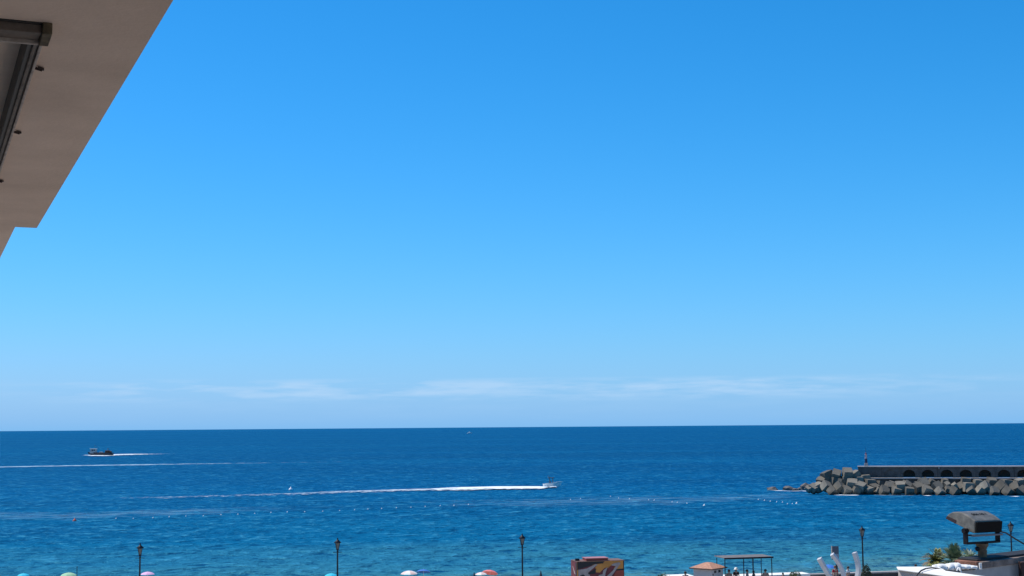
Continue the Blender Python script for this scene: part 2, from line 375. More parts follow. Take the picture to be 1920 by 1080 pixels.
MB().box((LASTX / 2 + 1.4, -1.3, DECK - .15), (LASTX - 3.2, 2.6, .3)).build('walkway', M_cope, bw, bevel=.04)
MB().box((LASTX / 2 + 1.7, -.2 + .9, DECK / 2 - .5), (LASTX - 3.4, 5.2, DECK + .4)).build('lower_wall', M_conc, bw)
MB().box((1.2, 1.6, 2.0), (2.4, 4.4, 4.8)).build('end_base', M_conc, bw, bevel=.1)
for px in (1758, 1902):
    MB().box((s_of(px), -.012, DECK + (TOP - DECK) / 2), (.10, .02, TOP - DECK - .05)).build('joint', M_aludark, bw)
MB().box((s_of(1761), -.2, TOP - .18), (.4, .4, .4)).build('drain_spout', M_cope, bw, bevel=.05)

# beacon
M_red = mat('faded_red_paint', (.22, .05, .09), .5, .3, 3); M_pink = mat('pale_pink_paint', (.62, .45, .46), .5, .1, 3); M_navy = mat('dark_navy_paint', (.012, .014, .06), .45, .2, 3)
bs = s_of(1624, 866)
bc = empty('harbour_beacon', PO + pe * bs - pn * 1.4 + Vector((0, 0, TOP + .24)), prz, 'slim harbour beacon with thin mast on the end of the breakwater', 'beacon')
MB().box((0, 0, .4), (1.1, 1.1, .8), taper=.8).build('pedestal', M_cope, bc, bevel=.05)
MB().lathe([(.36, .8), (.34, 1.6), (.3, 2.0)], n=12).build('column', M_navy, bc)
MB().lathe([(.3, 2.0), (.27, 2.9), (.34, 2.92), (.34, 3.0), (.0, 3.02)], n=12).build('upper_column', M_pink, bc)
MB().lathe([(.16, 3.0), (.2, 3.1), (.2, 3.4), (.05, 3.55), (0, 3.56)], n=10).build('lantern', M_red, bc)
MB().tube([(0, 0, 3.5), (0, 0, 4.7)], [.06, .045], 6).build('mast', M_navy, bc)

# armour blocks
def block_mesh(seed):
    rnd = random.Random(seed); bm = bmesh.new(); bmesh.ops.create_cube(bm, size=1)
    bmesh.ops.subdivide_edges(bm, edges=bm.edges[:], cuts=2, use_grid_fill=True)
    for v in bm.verts:
        c_ = sum(abs(abs(x) - .5) < .01 for x in v.co)
        if c_ == 3: v.co *= rnd.choice((.90, .96, .98, .985))
        elif c_ == 2: v.co *= rnd.uniform(.978, 1.0)
    for v in bm.verts: v.co += Vector((rnd.uniform(-1, 1), rnd.uniform(-1, 1), rnd.uniform(-1, 1))) * .006
    me = bpy.data.meshes.new('armour_block'); bm.to_mesh(me); bm.free(); me.materials.append(M_block); return me
bmeshes = [block_mesh(i) for i in range(6)]
GB = 'concrete cubes tipped along the breakwater'
LB = 'grey concrete cube tumbled against the foot of the breakwater wall'
LT = 'grey concrete cube in the heap around the breakwater tip'
rnd = random.Random(21)
def block(px, py, off, size, rot, label=LB, group=GB):
    """off = metres in front of the wall line towards the beach"""
    base = PO + pn * off; d = ray(px, py)
    k = ((base.x * pe.y - base.y * pe.x) / (d.x * pe.y - d.y * pe.x)); p = CAM + d * k
    o = bpy.data.objects.new('armour_block', rnd.choice(bmeshes)); sc.collection.objects.link(o)
    o.location = p; size *= .86; o.scale = (size, size * rnd.uniform(.95, 1.12), size * rnd.uniform(.92, 1.05)); o.rotation_euler = (R(rot[0]), R(rot[1]), R(rot[2]))
    tag(o, label, 'concrete block', group); return o
TIP = [ # px, py, off, size, (rx, ry, rz)
 (1551, 893, 3.5, 3.1, (-6, -20, 20)), (1568, 890, 4.2, 2.5, (38, 15, -20)), (1589, 888, 4.5, 2.7, (28, 2, 2)), (1604, 892, 2.2, 2.6, (5, -34, 10)),
 (1549, 912, 7.5, 2.5, (42, 20, 30)), (1574, 914, 8.5, 2.6, (45, 24, 35)), (1597, 909, 7.0, 3.0, (22, 8, -10)), (1614, 914, 8.0, 2.7, (20, 15, -35)),
 (1586, 901, 4.5, 2.6, (4, 3, 8)), (1610, 902, 3.4, 2.6, (3, -2, -5)), (1622, 899, 2.6, 2.7, (2, -4, 4)), (1631, 908, 4.2, 2.9, (6, 3, 12)),
 (1534, 914, 6.0, 2.6, (10, -22, 15)), (1525, 916, 7.0, 2.3, (30, -18, 40)), (1561, 922, 9.5, 2.4, (40, 30, 40)), (1587, 920, 9.3, 2.4, (30, 10, 20)),
 (1563, 902, 4.0, 2.6, (12, 10, 25)), (1540, 902, 4.2, 2.2, (8, -30, 50)), (1605, 921, 9.0, 2.3, (10, 25, 10)), (1628, 920, 8.0, 2.3, (15, -12, 30)),
 (1517, 917, 7.5, 1.6, (25, -25, 20)), (1640, 916, 6.2, 2.4, (20, -8, 25)), (1648, 921, 7.5, 2.2, (12, 30, 10)), (1576, 905, 5.0, 2.5, (10, 5, 40))]
SPECIAL = {0: 'large concrete cube with bright flat top crowning the outer end of the heap', 2: 'square-faced upright concrete cube topping the heap next to the end wall', 3: 'concrete cube tilted on edge and leaning on the breakwater end wall', 20: 'smallest low concrete cube at the seaward toe of the heap'}
for i, t in enumerate(TIP): block(*t, label=SPECIAL.get(i, LT), group='concrete cubes heaped at the breakwater tip')
HAND = [(1668, 912, 7.6, 2.5, (40, 6, 12)), (1688, 911, 8.0, 2.6, (20, -4, -6)), (1701, 907, 6.0, 2.0, (38, 32, -10)), (1722, 914, 8.2, 2.7, (26, -14, 14)), (1731, 904, 6.2, 2.6, (48, -8, 16)),
 (1705, 921, 9.8, 2.4, (10, 4, -3)), (1737, 920, 9.6, 2.5, (26, 12, 18)), (1757, 913, 8.2, 2.6, (46, -16, 26)), (1776, 906, 5.6, 1.5, (32, -18, 12)), (1762, 923, 9.8, 2.3, (38, 22, 34)),
 (1777, 917, 8.6, 1.7, (36, 20, 5)), (1790, 922, 9.3, 2.5, (28, 26, 40)), (1815, 912, 5.4, 2.9, (4, 3, 6)), (1811, 901, 3.8, 2.6, (5, 5, -8)), (1848, 912, 8.4, 2.6, (52, 26, 40)),
 (1859, 901, 5.0, 2.4, (22, 3, 3)), (1879, 912, 8.0, 2.9, (40, 24, 38)), (1905, 915, 8.0, 2.7, (42, -26, -30)), (1864, 922, 9.8, 2.4, (48, 10, 18)), (1888, 905, 4.4, 2.7, (3, 4, 5)),
 (1913, 903, 4.4, 2.4, (8, -10, 8)), (1917, 923, 9.8, 2.6, (40, -20, 30)), (1890, 922, 9.6, 2.6, (30, 20, 35)), (1838, 921, 8.8, 2.3, (20, 36, 20)), (1822, 922, 9.0, 2.3, (30, 48, 10)),
 (1658, 921, 9.2, 2.4, (46, 12, 10)), (1680, 921, 9.2, 2.4, (20, 10, 12)), (1747, 902, 4.6, 1.9, (20, 30, 10)), (1790, 908, 5.8, 1.5, (30, 50, 20)), (1833, 903, 4.4, 2.3, (6, 4, 3)), (1771, 900, 3.9, 1.7, (20, 10, 4))]
for t in HAND: block(t[0], t[1] + (3.0 if t[1] < 909 else 1.2 if t[1] < 918 else 0), *t[2:])
# rubble behind the visible layer and on to the right
for i in range(11):
    x = 1645 + i * 26 + rnd.uniform(-4, 4)
    block(x, rnd.uniform(909, 915), rnd.uniform(3.6, 4.6), rnd.uniform(2.0, 2.6), (rnd.uniform(-30, 50), rnd.uniform(-30, 30), rnd.uniform(0, 90)))
for i in range(24):
    x = 1932 + (i % 8) * 21 + rnd.uniform(-5, 5); r_ = i // 8
    block(x, (902, 912, 922)[r_] + rnd.uniform(-2, 2), (4.5, 7.8, 9.6)[r_], rnd.uniform(2.2, 2.7), (rnd.uniform(10, 50), rnd.uniform(-28, 28), rnd.uniform(-40, 40)))
# low rocks off the tip
def rock(px, py, size, label):
    p = at_z(px, py, 0); bm = bmesh.new(); bmesh.ops.create_icosphere(bm, subdivisions=2, radius=.5)
    sd_ = Vector((px * .37, py * .11, 3))
    for v in bm.verts: v.co *= 1 + .55 * noise.noise(v.co * 2.3 + sd_)
    me = bpy.data.meshes.new('sea_rock'); bm.to_mesh(me); bm.free(); me.materials.append(M_blockw)
    o = bpy.data.objects.new('sea_rock', me); sc.collection.objects.link(o); o.location = p + Vector((0, 0, size[2] * .12)); o.scale = size
    tag(o, label, 'rock', 'rocks awash off the breakwater tip')
rock(1448, 919, (3.4, 2, 1.5), 'low brownish rock furthest out from the breakwater tip')
rock(1479, 919, (3.0, 2, 1.7), 'dark wave-washed rock midway between the outermost rock and the tip')
rock(1492, 920, (2.0, 1.6, 1.1), 'small flat rock awash close to the breakwater tip')
rock(1503, 919, (2.2, 1.6, 1.5), 'dark pointed rock just off the breakwater tip')
rock(1511, 919, (3.0, 2.2, 3.0), 'brown sloping rock touching the breakwater tip')

# ------------------------------------------------------------------ foam
def foam_mat(name, lo, hi, scale, col=(.78, .84, .88), stretch=(1, 1), contrast=1.7):
    M = bpy.data.materials.new(name); M.use_nodes = True; n = M.node_tree; N = n.nodes; L = n.links
    b = N['Principled BSDF']; b.inputs['Base Color'].default_value = (*col, 1); b.inputs['Roughness'].default_value = .8
    tr = N.new('ShaderNodeBsdfTransparent'); mx = N.new('ShaderNodeMixShader'); g = N.new('ShaderNodeNewGeometry')
    mp = N.new('ShaderNodeMapping'); mp.inputs['Scale'].default_value = (stretch[0], stretch[1], 1); L.new(g.outputs['Position'], mp.inputs[0])
    nz = N.new('ShaderNodeTexNoise'); nz.inputs['Scale'].default_value = scale; nz.inputs['Detail'].default_value = 6; nz.inputs['Roughness'].default_value = .65; L.new(mp.outputs[0], nz.inputs['Vector'])
    at = N.new('ShaderNodeAttribute'); at.attribute_name = 'foam_amount'
    ct = N.new('ShaderNodeMath'); ct.operation = 'MULTIPLY_ADD'; ct.inputs[1].default_value = contrast; ct.inputs[2].default_value = .5 - .5 * contrast; L.new(nz.outputs['Fac'], ct.inputs[0])
    ad = N.new('ShaderNodeMath'); ad.operation = 'ADD'; L.new(ct.outputs[0], ad.inputs[0]); L.new(at.outputs['Fac'], ad.inputs[1])
    rp = N.new('ShaderNodeMapRange'); rp.inputs['From Min'].default_value = lo; rp.inputs['From Max'].default_value = hi; L.new(ad.outputs[0], rp.inputs['Value'])
    L.new(rp.outputs[0], mx.inputs[0]); L.new(tr.outputs[0], mx.inputs[1]); L.new(b.outputs[0], mx.inputs[2]); L.new(mx.outputs[0], N['Material Output'].inputs[0])
    return M
M_foam = foam_mat('white_foam', 1.0, 1.5, .45, (.80, .85, .88))
M_slick = foam_mat('thin_foam', 1.0, 2.5, .34, (.22, .48, .66), (.35, 1), 2.6)
def foam_strip(name, path, M, label, z=.05, raise_=0):
    """path: (point, half width, density) along the strip; density fades to the edges"""
    vs, fs, dn_ = [], [], []
    pts = [Vector(p[0]) for p in path]; n = 7
    for i, (p, hw, de) in enumerate(path):
        p = Vector(p); d = (pts[min(i + 1, len(pts) - 1)] - pts[max(0, i - 1)]); d.z = 0; d.normalize(); c = Vector((-d.y, d.x, 0))
        for k in range(n):
            u = -1 + 2 * k / (n - 1); wob = 1 + .45 * noise.noise(Vector((p.x * .09, p.y * .05, u)))
            vs.append(p + c * u * hw * wob + Vector((0, 0, z + raise_ * de * (1 - u * u)))); dn_.append(de * (1 - u * u) ** .6)
    for i in range(len(path) - 1):
        for k in range(n - 1): fs.append((i * n + k, (i + 1) * n + k, (i + 1) * n + k + 1, i * n + k + 1))
    q = MB(); q.add(vs, fs, True); o = q.build(name, M, kind='stuff', label=label, category='foam')
    at = o.data.attributes.new('foam_amount', 'FLOAT', 'POINT')
    at.data.foreach_set('value', dn_); return o
def path_px(stops, n=60):
    """stops: (px, py, half width, density) interpolated along the water"""
    P = []
    for a, b in zip(stops, stops[1:]):
        A, B = at_z(a[0], a[1], 0), at_z(b[0], b[1], 0)
        for i in range(n):
            u = i / n; P.append((A.lerp(B, u), a[2] + (b[2] - a[2]) * u, a[3] + (b[3] - a[3]) * u))
    P.append((B, b[2], b[3])); return P
foam_strip('wake_foam', path_px([(1026, 915.6, 2, 1.1), (1012, 915.8, 8.0, 1.2), (930, 916, 12, 1.15), (860, 918.2, 11, 1.0), (800, 919.5, 10, .8), (640, 923.5, 9, .66), (545, 927.5, 8, .6), (450, 930.2, 8, .55), (300, 934.3, 8, .52), (200, 934.8, 7, .35)]), M_foam, 'long white wake trailing behind the small motorboat', raise_=.45)
foam_strip('wake_foam', path_px([(164, 854, 5, .8), (190, 855, 10, .95), (214, 853.5, 20, 1), (250, 852.5, 24, .95), (282, 852, 20, .7), (330, 851, 14, .35)]), M_foam, 'short white wake behind the dark fishing boat', raise_=.5)
foam_strip('wake_foam', path_px([(-60, 877, 11, .85), (60, 874.5, 11, .85), (260, 871.5, 12, .85), (420, 869, 11, .62), (640, 866, 10, .4)]), foam_mat('old_wake_foam', 1.0, 1.5, .2, (.5, .66, .78)), 'faded wake line crossing the open water below the fishing boat')
foam_strip('slick_foam', path_px([(-60, 966, 16, .6), (120, 969, 16, .7), (260, 963, 17, .75), (400, 958, 16, .6), (620, 950, 14, .3)]), M_slick, 'pale slick of thin foam along the buoy line')
foam_strip('slick_foam', path_px([(700, 942, 18, .3), (1000, 943, 22, .62), (1150, 940, 26, .68), (1300, 936, 26, .66), (1420, 930, 20, .6), (1500, 925, 10, .45)]), M_slick, 'pale drifting foam between the motorboat wake and the breakwater tip')
foam_strip('surf_foam', path_px([(1438, 919, .5, .6), (1460, 920, 1.2, 1), (1482, 921, 1, .9), (1505, 920.5, 1.2, 1), (1520, 922, .8, .4)], 14), M_foam, 'white surf breaking round the rocks off the tip')
foam_strip('surf_foam', path_px([(1564, 927.2, .5, .5), (1578, 927.8, 3.2, 1.2), (1600, 928, 3.4, 1.2), (1612, 927.8, .8, .5)], 14), M_foam, 'white surf at the foot of the tip cubes')
foam_strip('surf_foam', path_px([(1640, 928, .7, .7), (1655, 928.5, 1.2, .8), (1728, 929.2, .8, .5), (1740, 929.3, 2.4, 1.1), (1748, 929.3, .8, .5), (1890, 930.8, .6, .4), (1905, 931, 2.4, 1.1), (1914, 931, .8, .4)], 10), M_foam, 'broken white surf along the foot of the breakwater')

# ------------------------------------------------------------------ swim-zone buoys
M_buoy = mat('white_plastic_buoy', (.85, .85, .85), .4); M_buoyr = mat('red_buoy', (.6, .1, .06), .45); M_rope = mat('buoy_line', (.6, .6, .55), .8)
def make_buoy(M, r):
    e = empty('buoy', (0, 0, 0))
    MB().lathe([(0, -r * .8), (r * .7, -r * .6), (r, 0), (r * .75, r * .65), (r * .25, r * .95), (r * .16, r * 1.5), (0, r * 1.55)], n=12).build('float', M, e)
    MB().lathe([(r * 1.03, -.04), (r * 1.06, 0), (r * 1.03, .04)], n=12).build('band', M_rope, e)
    return e
pb = make_buoy(M_buoy, .16)
bz = [(80, 198), (150, 198), (228, 195), (293, 191), (360, 188), (430, 187), (500, 183), (568, 181), (635, 178), (700, 174), (765, 172), (835, 171), (907, 169), (975, 166), (1035, 163), (1088, 160), (1143, 158), (1202, 155), (1260, 153), (1317, 150), (1377, 147), (1432, 146), (1490, 142)]
bpx = [(180 + x / 2.133, 880 + y / 2.133) for x, y in bz]
bpx2 = [(1060 + x / 4.8, 900 + y / 4.8) for x, y in ((48, 178), (138, 170), (408, 150), (480, 165), (578, 172), (752, 182), (800, 184), (962, 200), (1008, 204), (1095, 212), (1250, 232))]
bpx3 = [(1420 + x / 13.5, 880 + y / 13.5) for x, y in ((28, 770), (185, 790), (330, 815), (490, 832), (640, 838), (765, 880), (890, 878), (995, 872))]
for lst, lab, grp in ((bpx, 'small white buoy in the long row marking the swimming area', 'buoys marking the swimming area'), (bpx2, 'small white buoy in the row drifting in pale foam', 'buoys among the pale foam'), (bpx3, 'small white buoy in the row beneath the rocks off the tip', 'buoys below the breakwater tip rocks')):
    for i, (x, y) in enumerate(lst):
        o = clone(pb); o.location = at_z(x, y, 0); o.rotation_euler = (rnd.uniform(-.2, .2), rnd.uniform(-.2, .2), rnd.uniform(0, 6)); tag(o, lab, 'buoy', grp)
        if (lst is bpx3 and i == 7) or (lst is bpx2 and i == 10): o.scale = (1.7, 1.7, 1.7); o['label'] = 'largest white buoy ending the row ' + ('below the breakwater tip rocks' if lst is bpx3 else 'in the pale foam')
for ch in list(pb.children): bpy.data.objects.remove(ch)
bpy.data.objects.remove(pb)
o = make_buoy(M_buoyr, .42); o.location = at_z(140, 977, 0); tag(o, 'red and larger buoy at the end of the long white row', 'buoy')
o = make_buoy(M_buoy, .6); o.location = at_z(545, 918.5, 0); tag(o, 'large lone white buoy just above the motorboat wake', 'buoy')

# ------------------------------------------------------------------ boats
M_hullw = mat('white_gelcoat', (.88, .86, .80), .3, .06, 2); M_hulld = mat('dark_hull_paint', (.035, .04, .055), .5, .4, 1); M_deck = mat('boat_deck', (.45, .42, .38), .7, .2, 3)
M_glassd = mat('dark_glass', (.02, .03, .04), .1); M_steel = mat('tube_steel', (.12, .13, .15), .35, metal=.6); M_motor = mat('outboard_black', (.02, .02, .022), .4); M_skin = mat('skin', (.42, .25, .17), .6); M_cabin = mat('cabin_grey_paint', (.42, .42, .40), .6, .3, 2)
M_rust = mat('rusty_steel', (.16, .07, .04), .8, .5, 2)
def hull(L, B, D, z0=0, bow=1.3, nst=14):
    """loft: stern at -L/2, bow at +L/2; keel at z0-..., sheer at z0+D"""
    q = MB(); vs = []; n = 9
    for i in range(nst):
        u = i / (nst - 1); x = -L / 2 + L * u; w_ = B / 2 * (1 - max(0, (u - .45) / .55) ** 2.2) * (.92 + .08 * min(1, u * 4)); sh = D * (1 + (bow - 1) * u * u); kz = -.35 * D + .9 * D * max(0, (u - .7) / .3) ** 2
        for k in range(n):
            v = -1 + 2 * k / (n - 1); a = abs(v); zz = kz + (sh - kz) * a ** 1.8
            vs.append((x + .12 * L * a * max(0, u - .6), w_ * math.copysign(a ** .6, v) if v else 0, z0 + zz))
    fs = [(i * n + k, (i + 1) * n + k, (i + 1) * n + k + 1, i * n + k + 1) for i in range(nst - 1) for k in range(n - 1)]
    q.add(vs, fs, True); q.add(vs[:n], [tuple(range(n))])
    deck = [vs[i * n] for i in range(nst)], [vs[i * n + n - 1] for i in range(nst)]
    return q, deck
def deckmesh(deck, drop):
    a, b = deck; q = MB(); n = len(a); V = [(x, y * .96, z - drop) for x, y, z in a] + [(x, y * .96, z - drop) for x, y, z in b]
    q.add(V, [(i, i + 1, n + i + 1, n + i) for i in range(n - 1)]); return q
def skin_fig(name, edges, M, parent, sub=1):
    """edges: dict of joint -> (pos, radius) and list of joint pairs"""
    J, E = edges; ks = list(J); me = bpy.data.meshes.new(name); me.from_pydata([J[k][0] for k in ks], [(ks.index(a), ks.index(b)) for a, b in E], [])
    o = bpy.data.objects.new(name, me); sc.collection.objects.link(o); o.parent = parent
    o.modifiers.new('skin', 'SKIN'); sv_ = me.skin_vertices[0].data
    for i, k in enumerate(ks): r_ = J[k][1]; sv_[i].radius = (r_, r_) if not isinstance(r_, tuple) else r_; sv_[i].use_root = (i == 0)
    s_ = o.modifiers.new('sub', 'SUBSURF'); s_.levels = sub; s_.render_levels = sub
    me.materials.append(M); 
    return o
def person(loc, rz, h, shirt, label, hair=(.03, .02, .015), shorts=(.05, .06, .09), hat=None, arm=(0, 0), sit=False, cat='person'):
    e = empty('person', loc, rz, label, cat); k = h / 1.75; V = lambda x, y, z: (x * k, y * k, z * k)
    hz = .93 if not sit else .50; dz = hz - .93
    knees = {s_: V(.1 * s_, -.02 if not sit else -.42, .49 if not sit else .50) for s_ in (-1, 1)}; ank = {s_: V(.11 * s_, .01 if not sit else -.42, .07) for s_ in (-1, 1)}
    J = {'pel': (V(0, 0, .95 + dz), .135 * k), 'waist': (V(0, 0, 1.1 + dz), .12 * k), 'chest': (V(0, 0, 1.32 + dz), .15 * k), 'neck': (V(0, 0, 1.48 + dz), .055 * k), 'head': (V(0, -.01, 1.60 + dz), .085 * k), 'crown': (V(0, 0, 1.69 + dz), .07 * k)}
    E = [('pel', 'waist'), ('waist', 'chest'), ('chest', 'neck'), ('neck', 'head'), ('head', 'crown')]
    for s_, f_ in ((-1, arm[0]), (1, arm[1])):
        n_ = 'l' if s_ < 0 else 'r'
        J.update({n_ + 'sh': (V(.19 * s_, 0, 1.42 + dz), .06 * k), n_ + 'el': (V(.25 * s_, .02 - .1 * f_, 1.14 + dz + .05 * f_), .043 * k), n_ + 'wr': (V(.24 * s_, -.05 - .25 * f_, .92 + dz + .28 * f_), .032 * k), n_ + 'ha': (V(.24 * s_, -.08 - .3 * f_, .83 + dz + .33 * f_), .035 * k),
                  n_ + 'hip': (V(.1 * s_, 0, .88 + dz), .095 * k), n_ + 'kn': (knees[s_], .06 * k), n_ + 'an': (ank[s_], .042 * k), n_ + 'to': ((ank[s_][0], ank[s_][1] - .16 * k, .04 * k), .038 * k)})
        E += [('chest', n_ + 'sh'), (n_ + 'sh', n_ + 'el'), (n_ + 'el', n_ + 'wr'), (n_ + 'wr', n_ + 'ha'), ('pel', n_ + 'hip'), (n_ + 'hip', n_ + 'kn'), (n_ + 'kn', n_ + 'an'), (n_ + 'an', n_ + 'to')]
    skin_fig('body', (J, E), M_skin, e)
    if shirt:
        J2 = {q: (J[q][0], J[q][1] + .02 * k) for q in ('waist', 'chest', 'lsh', 'rsh', 'lel', 'rel')}; J2['lel'] = (tuple(Vector(J['lsh'][0]).lerp(Vector(J['lel'][0]), .7)), .066 * k); J2['rel'] = (tuple(Vector(J['rsh'][0]).lerp(Vector(J['rel'][0]), .7)), .066 * k)
        skin_fig('shirt', (J2, [('waist', 'chest'), ('chest', 'lsh'), ('chest', 'rsh'), ('lsh', 'lel'), ('rsh', 'rel')]), mat('shirt_cloth', shirt, .85, .15, 6), e)
    J3 = {q: (J[q][0], J[q][1] + .02 * k) for q in ('pel', 'lhip', 'rhip', 'lkn', 'rkn')}
    for q in 'lr': J3[q + 'kn'] = (tuple(Vector(J[q + 'hip'][0]).lerp(Vector(J[q + 'kn'][0]), .75)), .09 * k)
    skin_fig('shorts', (J3, [('pel', 'lhip'), ('pel', 'rhip'), ('lhip', 'lkn'), ('rhip', 'rkn')]), mat('shorts_cloth', shorts, .85, .15, 6), e)
    zc = (1.66 + dz) * k
    q = MB().lathe([(.102 * k, -.06 * k), (.112 * k, .0), (.1 * k, .06 * k), (.06 * k, .1 * k), (0, .115 * k)], (0, .018 * k, zc), 12); q.build('hair', mat('hair', hair, .7, .2, 20), e)
    for s_ in (-1, 1): MB().lathe([(0, -.014 * k), (.014 * k, 0), (0, .014 * k)], (.035 * s_ * k, -.098 * k, (1.61 + dz) * k), 6).build('eye', M_glassd, e)
    MB().box((0, -.112 * k, (1.585 + dz) * k), (.025 * k, .03 * k, .04 * k)).build('nose', M_skin, e)
    if hat:
        MB().lathe([(.19 * k, -.02 * k), (.12 * k, 0), (.115 * k, .08 * k), (.07 * k, .12 * k), (0, .125 * k)], (0, 0, zc + .02 * k), 14).build('hat', mat('hat_cloth', hat, .8), e)
    return e

# small motorboat heading right
mp_ = at_z(1036, 915.2, 0); mboat = empty('motorboat', mp_, R(2), 'small white motorboat with a T-top frame speeding across the bay', 'boat'); mboat.scale = (1.15, 1.15, 1.2)
q, dk = hull(4.7, 1.8, .95, .3, 1.3)
hb = q.build('hull', M_hullw, mboat); hb.rotation_euler = (0, R(-4), 0)
d_ = deckmesh(dk, .12).build('deck', M_deck, mboat); d_.rotation_euler = (0, R(-4), 0)
MB().box((-.1, 0, .95), (.6, .6, .7), taper=.8).build('console', M_hullw, mboat, bevel=.05)
MB().prism([(.12, -.32, 1.25), (.3, -.28, 1.55), (.3, .28, 1.55), (.12, .32, 1.25)], (-.03, 0, .01)).build('windscreen', M_glassd, mboat)
t_ = MB()
for x in (-.75, .15):
    for y in (-.55, .55): t_.tube([(x, y, .6), (x * .9 - .1, y * .9, 2.45)], .07, 6)
t_.build('top_frame', M_steel, mboat)
MB().box((-.35, 0, 2.5), (1.6, 1.3, .2)).build('canopy', mat('navy_canvas', (.05, .10, .14), .8), mboat, bevel=.03)
t_ = MB(); t_.tube([(-.9, .5, 2.5), (-1.25, .6, 3.1)], .05, 5); t_.tube([(-.7, -.5, 2.5), (-.95, -.6, 3.1)], .05, 5); t_.build('rod_holder', M_steel, mboat)
t_ = MB(); t_.box((-2.25, 0, .75), (.35, .4, .55), taper=.75); t_.box((-2.3, 0, .3), (.16, .14, .6)); t_.build('outboard_motor', M_motor, mboat, bevel=.05)
t_ = MB(); t_.tube([(.5, -.75, .95), (1.6, -.5, 1.3), (2.4, 0, 1.42), (1.6, .5, 1.3), (.5, .75, .95)], .03, 6); t_.build('bow_rail', M_alulite, mboat)
person(mp_ + Vector((-.55, -.1, .42)), R(80), 1.7, (.08, .1, .16), 'person in dark shirt at the helm of the small motorboat')
foam_strip('bow_foam', [(mp_ + Vector((1.7, -.95, 0)), .15, .6), (mp_ + Vector((.9, -1.3, .05)), .5, 1.1), (mp_ + Vector((-.3, -1.5, .05)), .5, 1.0), (mp_ + Vector((-1.6, -1.5, .0)), .5, .8)], M_foam, 'white bow spray beside the small motorboat', raise_=.5)

# fishing boat heading left
fp = at_z(189, 855, 0); fb = empty('fishing_boat', fp, R(178), 'dark fishing boat with a grey wheelhouse at its bow', 'boat'); fb.scale = (1.03, 1, 1.2)
q, dk = hull(16.5, 4.6, 1.6, .3, 1.25); q.build('hull', M_hulld, fb); deckmesh(dk, .4).build('deck', M_deck, fb)
MB().box((5.1, 0, 2.9), (4.2, 3.2, 2.6), taper=.86).build('wheelhouse', M_cabin, fb, bevel=.1)
for x in (4.1, 5.4): 
    for s_ in (-1, 1): MB().box((x, 1.52 * s_, 3.35), (.8, .05, .7)).build('window', M_glassd, fb)
MB().box((5.1, 0, 4.26), (4.6, 3.4, .14)).build('roof', M_hullw, fb, bevel=.05)
t_ = MB(); t_.tube([(4.2, 0, 4.3), (4.2, 0, 6.6)], .09, 6); t_.tube([(4.2, -1, 5.6), (4.2, 1, 5.6)], .05, 6); t_.tube([(3.1, 0, 2.2), (1.6, 0, 4.6), (4.2, 0, 6.3)], .07, 6); t_.build('mast', M_steel, fb)
t_ = MB(); t_.box((-4.6, 0, 2.4), (3.4, 2.6, 1.7), taper=.8); t_.box((-6.4, 0, 2.2), (1.4, 3, 1.2)); t_.build('winch_housing', M_rust, fb, bevel=.15)
t_ = MB(); t_.tube([(-5, -1.7, 1.6), (-5, -1.5, 4.4), (-5, 1.5, 4.4), (-5, 1.7, 1.6)], .1, 6); t_.build('stern_gantry', M_rust, fb)
MB().box((-.2, .2, 1.95), (2.6, 2.0, .9), taper=.8).build('hatch', M_cabin, fb, bevel=.1)
foam_strip('bow_foam', path_px([(166, 854.8, 1, .6), (176, 855.6, 3, 1.1), (200, 855.8, 3, 1.1), (212, 855, 2, .7)], 10), M_foam, 'white spray along the side of the dark fishing boat', raise_=.7)

# distant yacht
yp = at_z(881, 812.6, 0); yb = empty('yacht', yp, R(15), 'tiny distant white yacht just under the horizon', 'boat')
q, dk = hull(15, 4.2, 1.9, .2, 1.3); q.build('hull', M_hullw, yb); deckmesh(dk, .2).build('deck', M_deck, yb)
MB().box((-.5, 0, 2.9), (7, 3, 1.9), taper=.75).build('cabin', M_hullw, yb, bevel=.2)
MB().box((-1, 0, 4.4), (3.5, 2.2, 1.3), taper=.7).build('flybridge', M_hullw, yb, bevel=.2)
foam_strip('wake_foam', path_px([(876, 813.2, 8, .8), (888, 813, 5, .4)], 6), M_foam, 'white foam under the distant yacht')

# ------------------------------------------------------------------ street lamps
M_iron = mat('dark_blue_black_iron', (.007, .012, .022), .5, .3, 8, spec=.2); M_lglass = mat('lamp_glass', (.13, .14, .13), .25); M_brass = mat('dull_brass', (.20, .15, .06), .5, .2, 6)
def make_lamp(h):
    e = empty('street_lamp', (0, 0, 0)); 
    MB().lathe([(.22, 0), (.22, .12), (.16, .18), (.15, .7), (.11, .8), (.085, .95), (.07, 1.0), (.055, h - 1.05), (.08, h - 1.03), (.08, h - .98), (.05, h - .95)], n=12).build('post', M_iron, e)
    q = MB(); q.tube([(-.30, 0, h - 1.08), (.30, 0, h - 1.08)], .022, 6); q.lathe([(0, -.035), (.035, 0), (0, .035)], (-.31, 0, h - 1.08), 6); q.lathe([(0, -.035), (.035, 0), (0, .035)], (.31, 0, h - 1.08), 6); q.build('ladder_bar', M_iron, e)
    q = MB()
    for k in range(4):
        a = math.pi / 4 + k * math.pi / 2; c, s_ = math.cos(a), math.sin(a); q.tube([(.10 * c, .10 * s_, h - .86), (.235 * c, .235 * s_, h - .36)], .02, 5)
    q.lathe([(.03, h - .95), (.12, h - .88), (.12, h - .85), (.0, h - .85)], n=10); la = q.build('lantern_frame', M_iron, e)
    MB().lathe([(.085, h - .85), (.19, h - .37)], n=4, smooth=False, a0=math.pi / 4).build('lantern_glass', M_lglass, e)
    MB().lathe([(.29, h - .37), (.29, h - .34), (.13, h - .2), (.1, h - .16), (.06, h - .14), (.045, h - .08), (.06, h - .05), (0, h + .03)], n=12).build('cap', M_brass if 0 else M_iron, e)
    return e
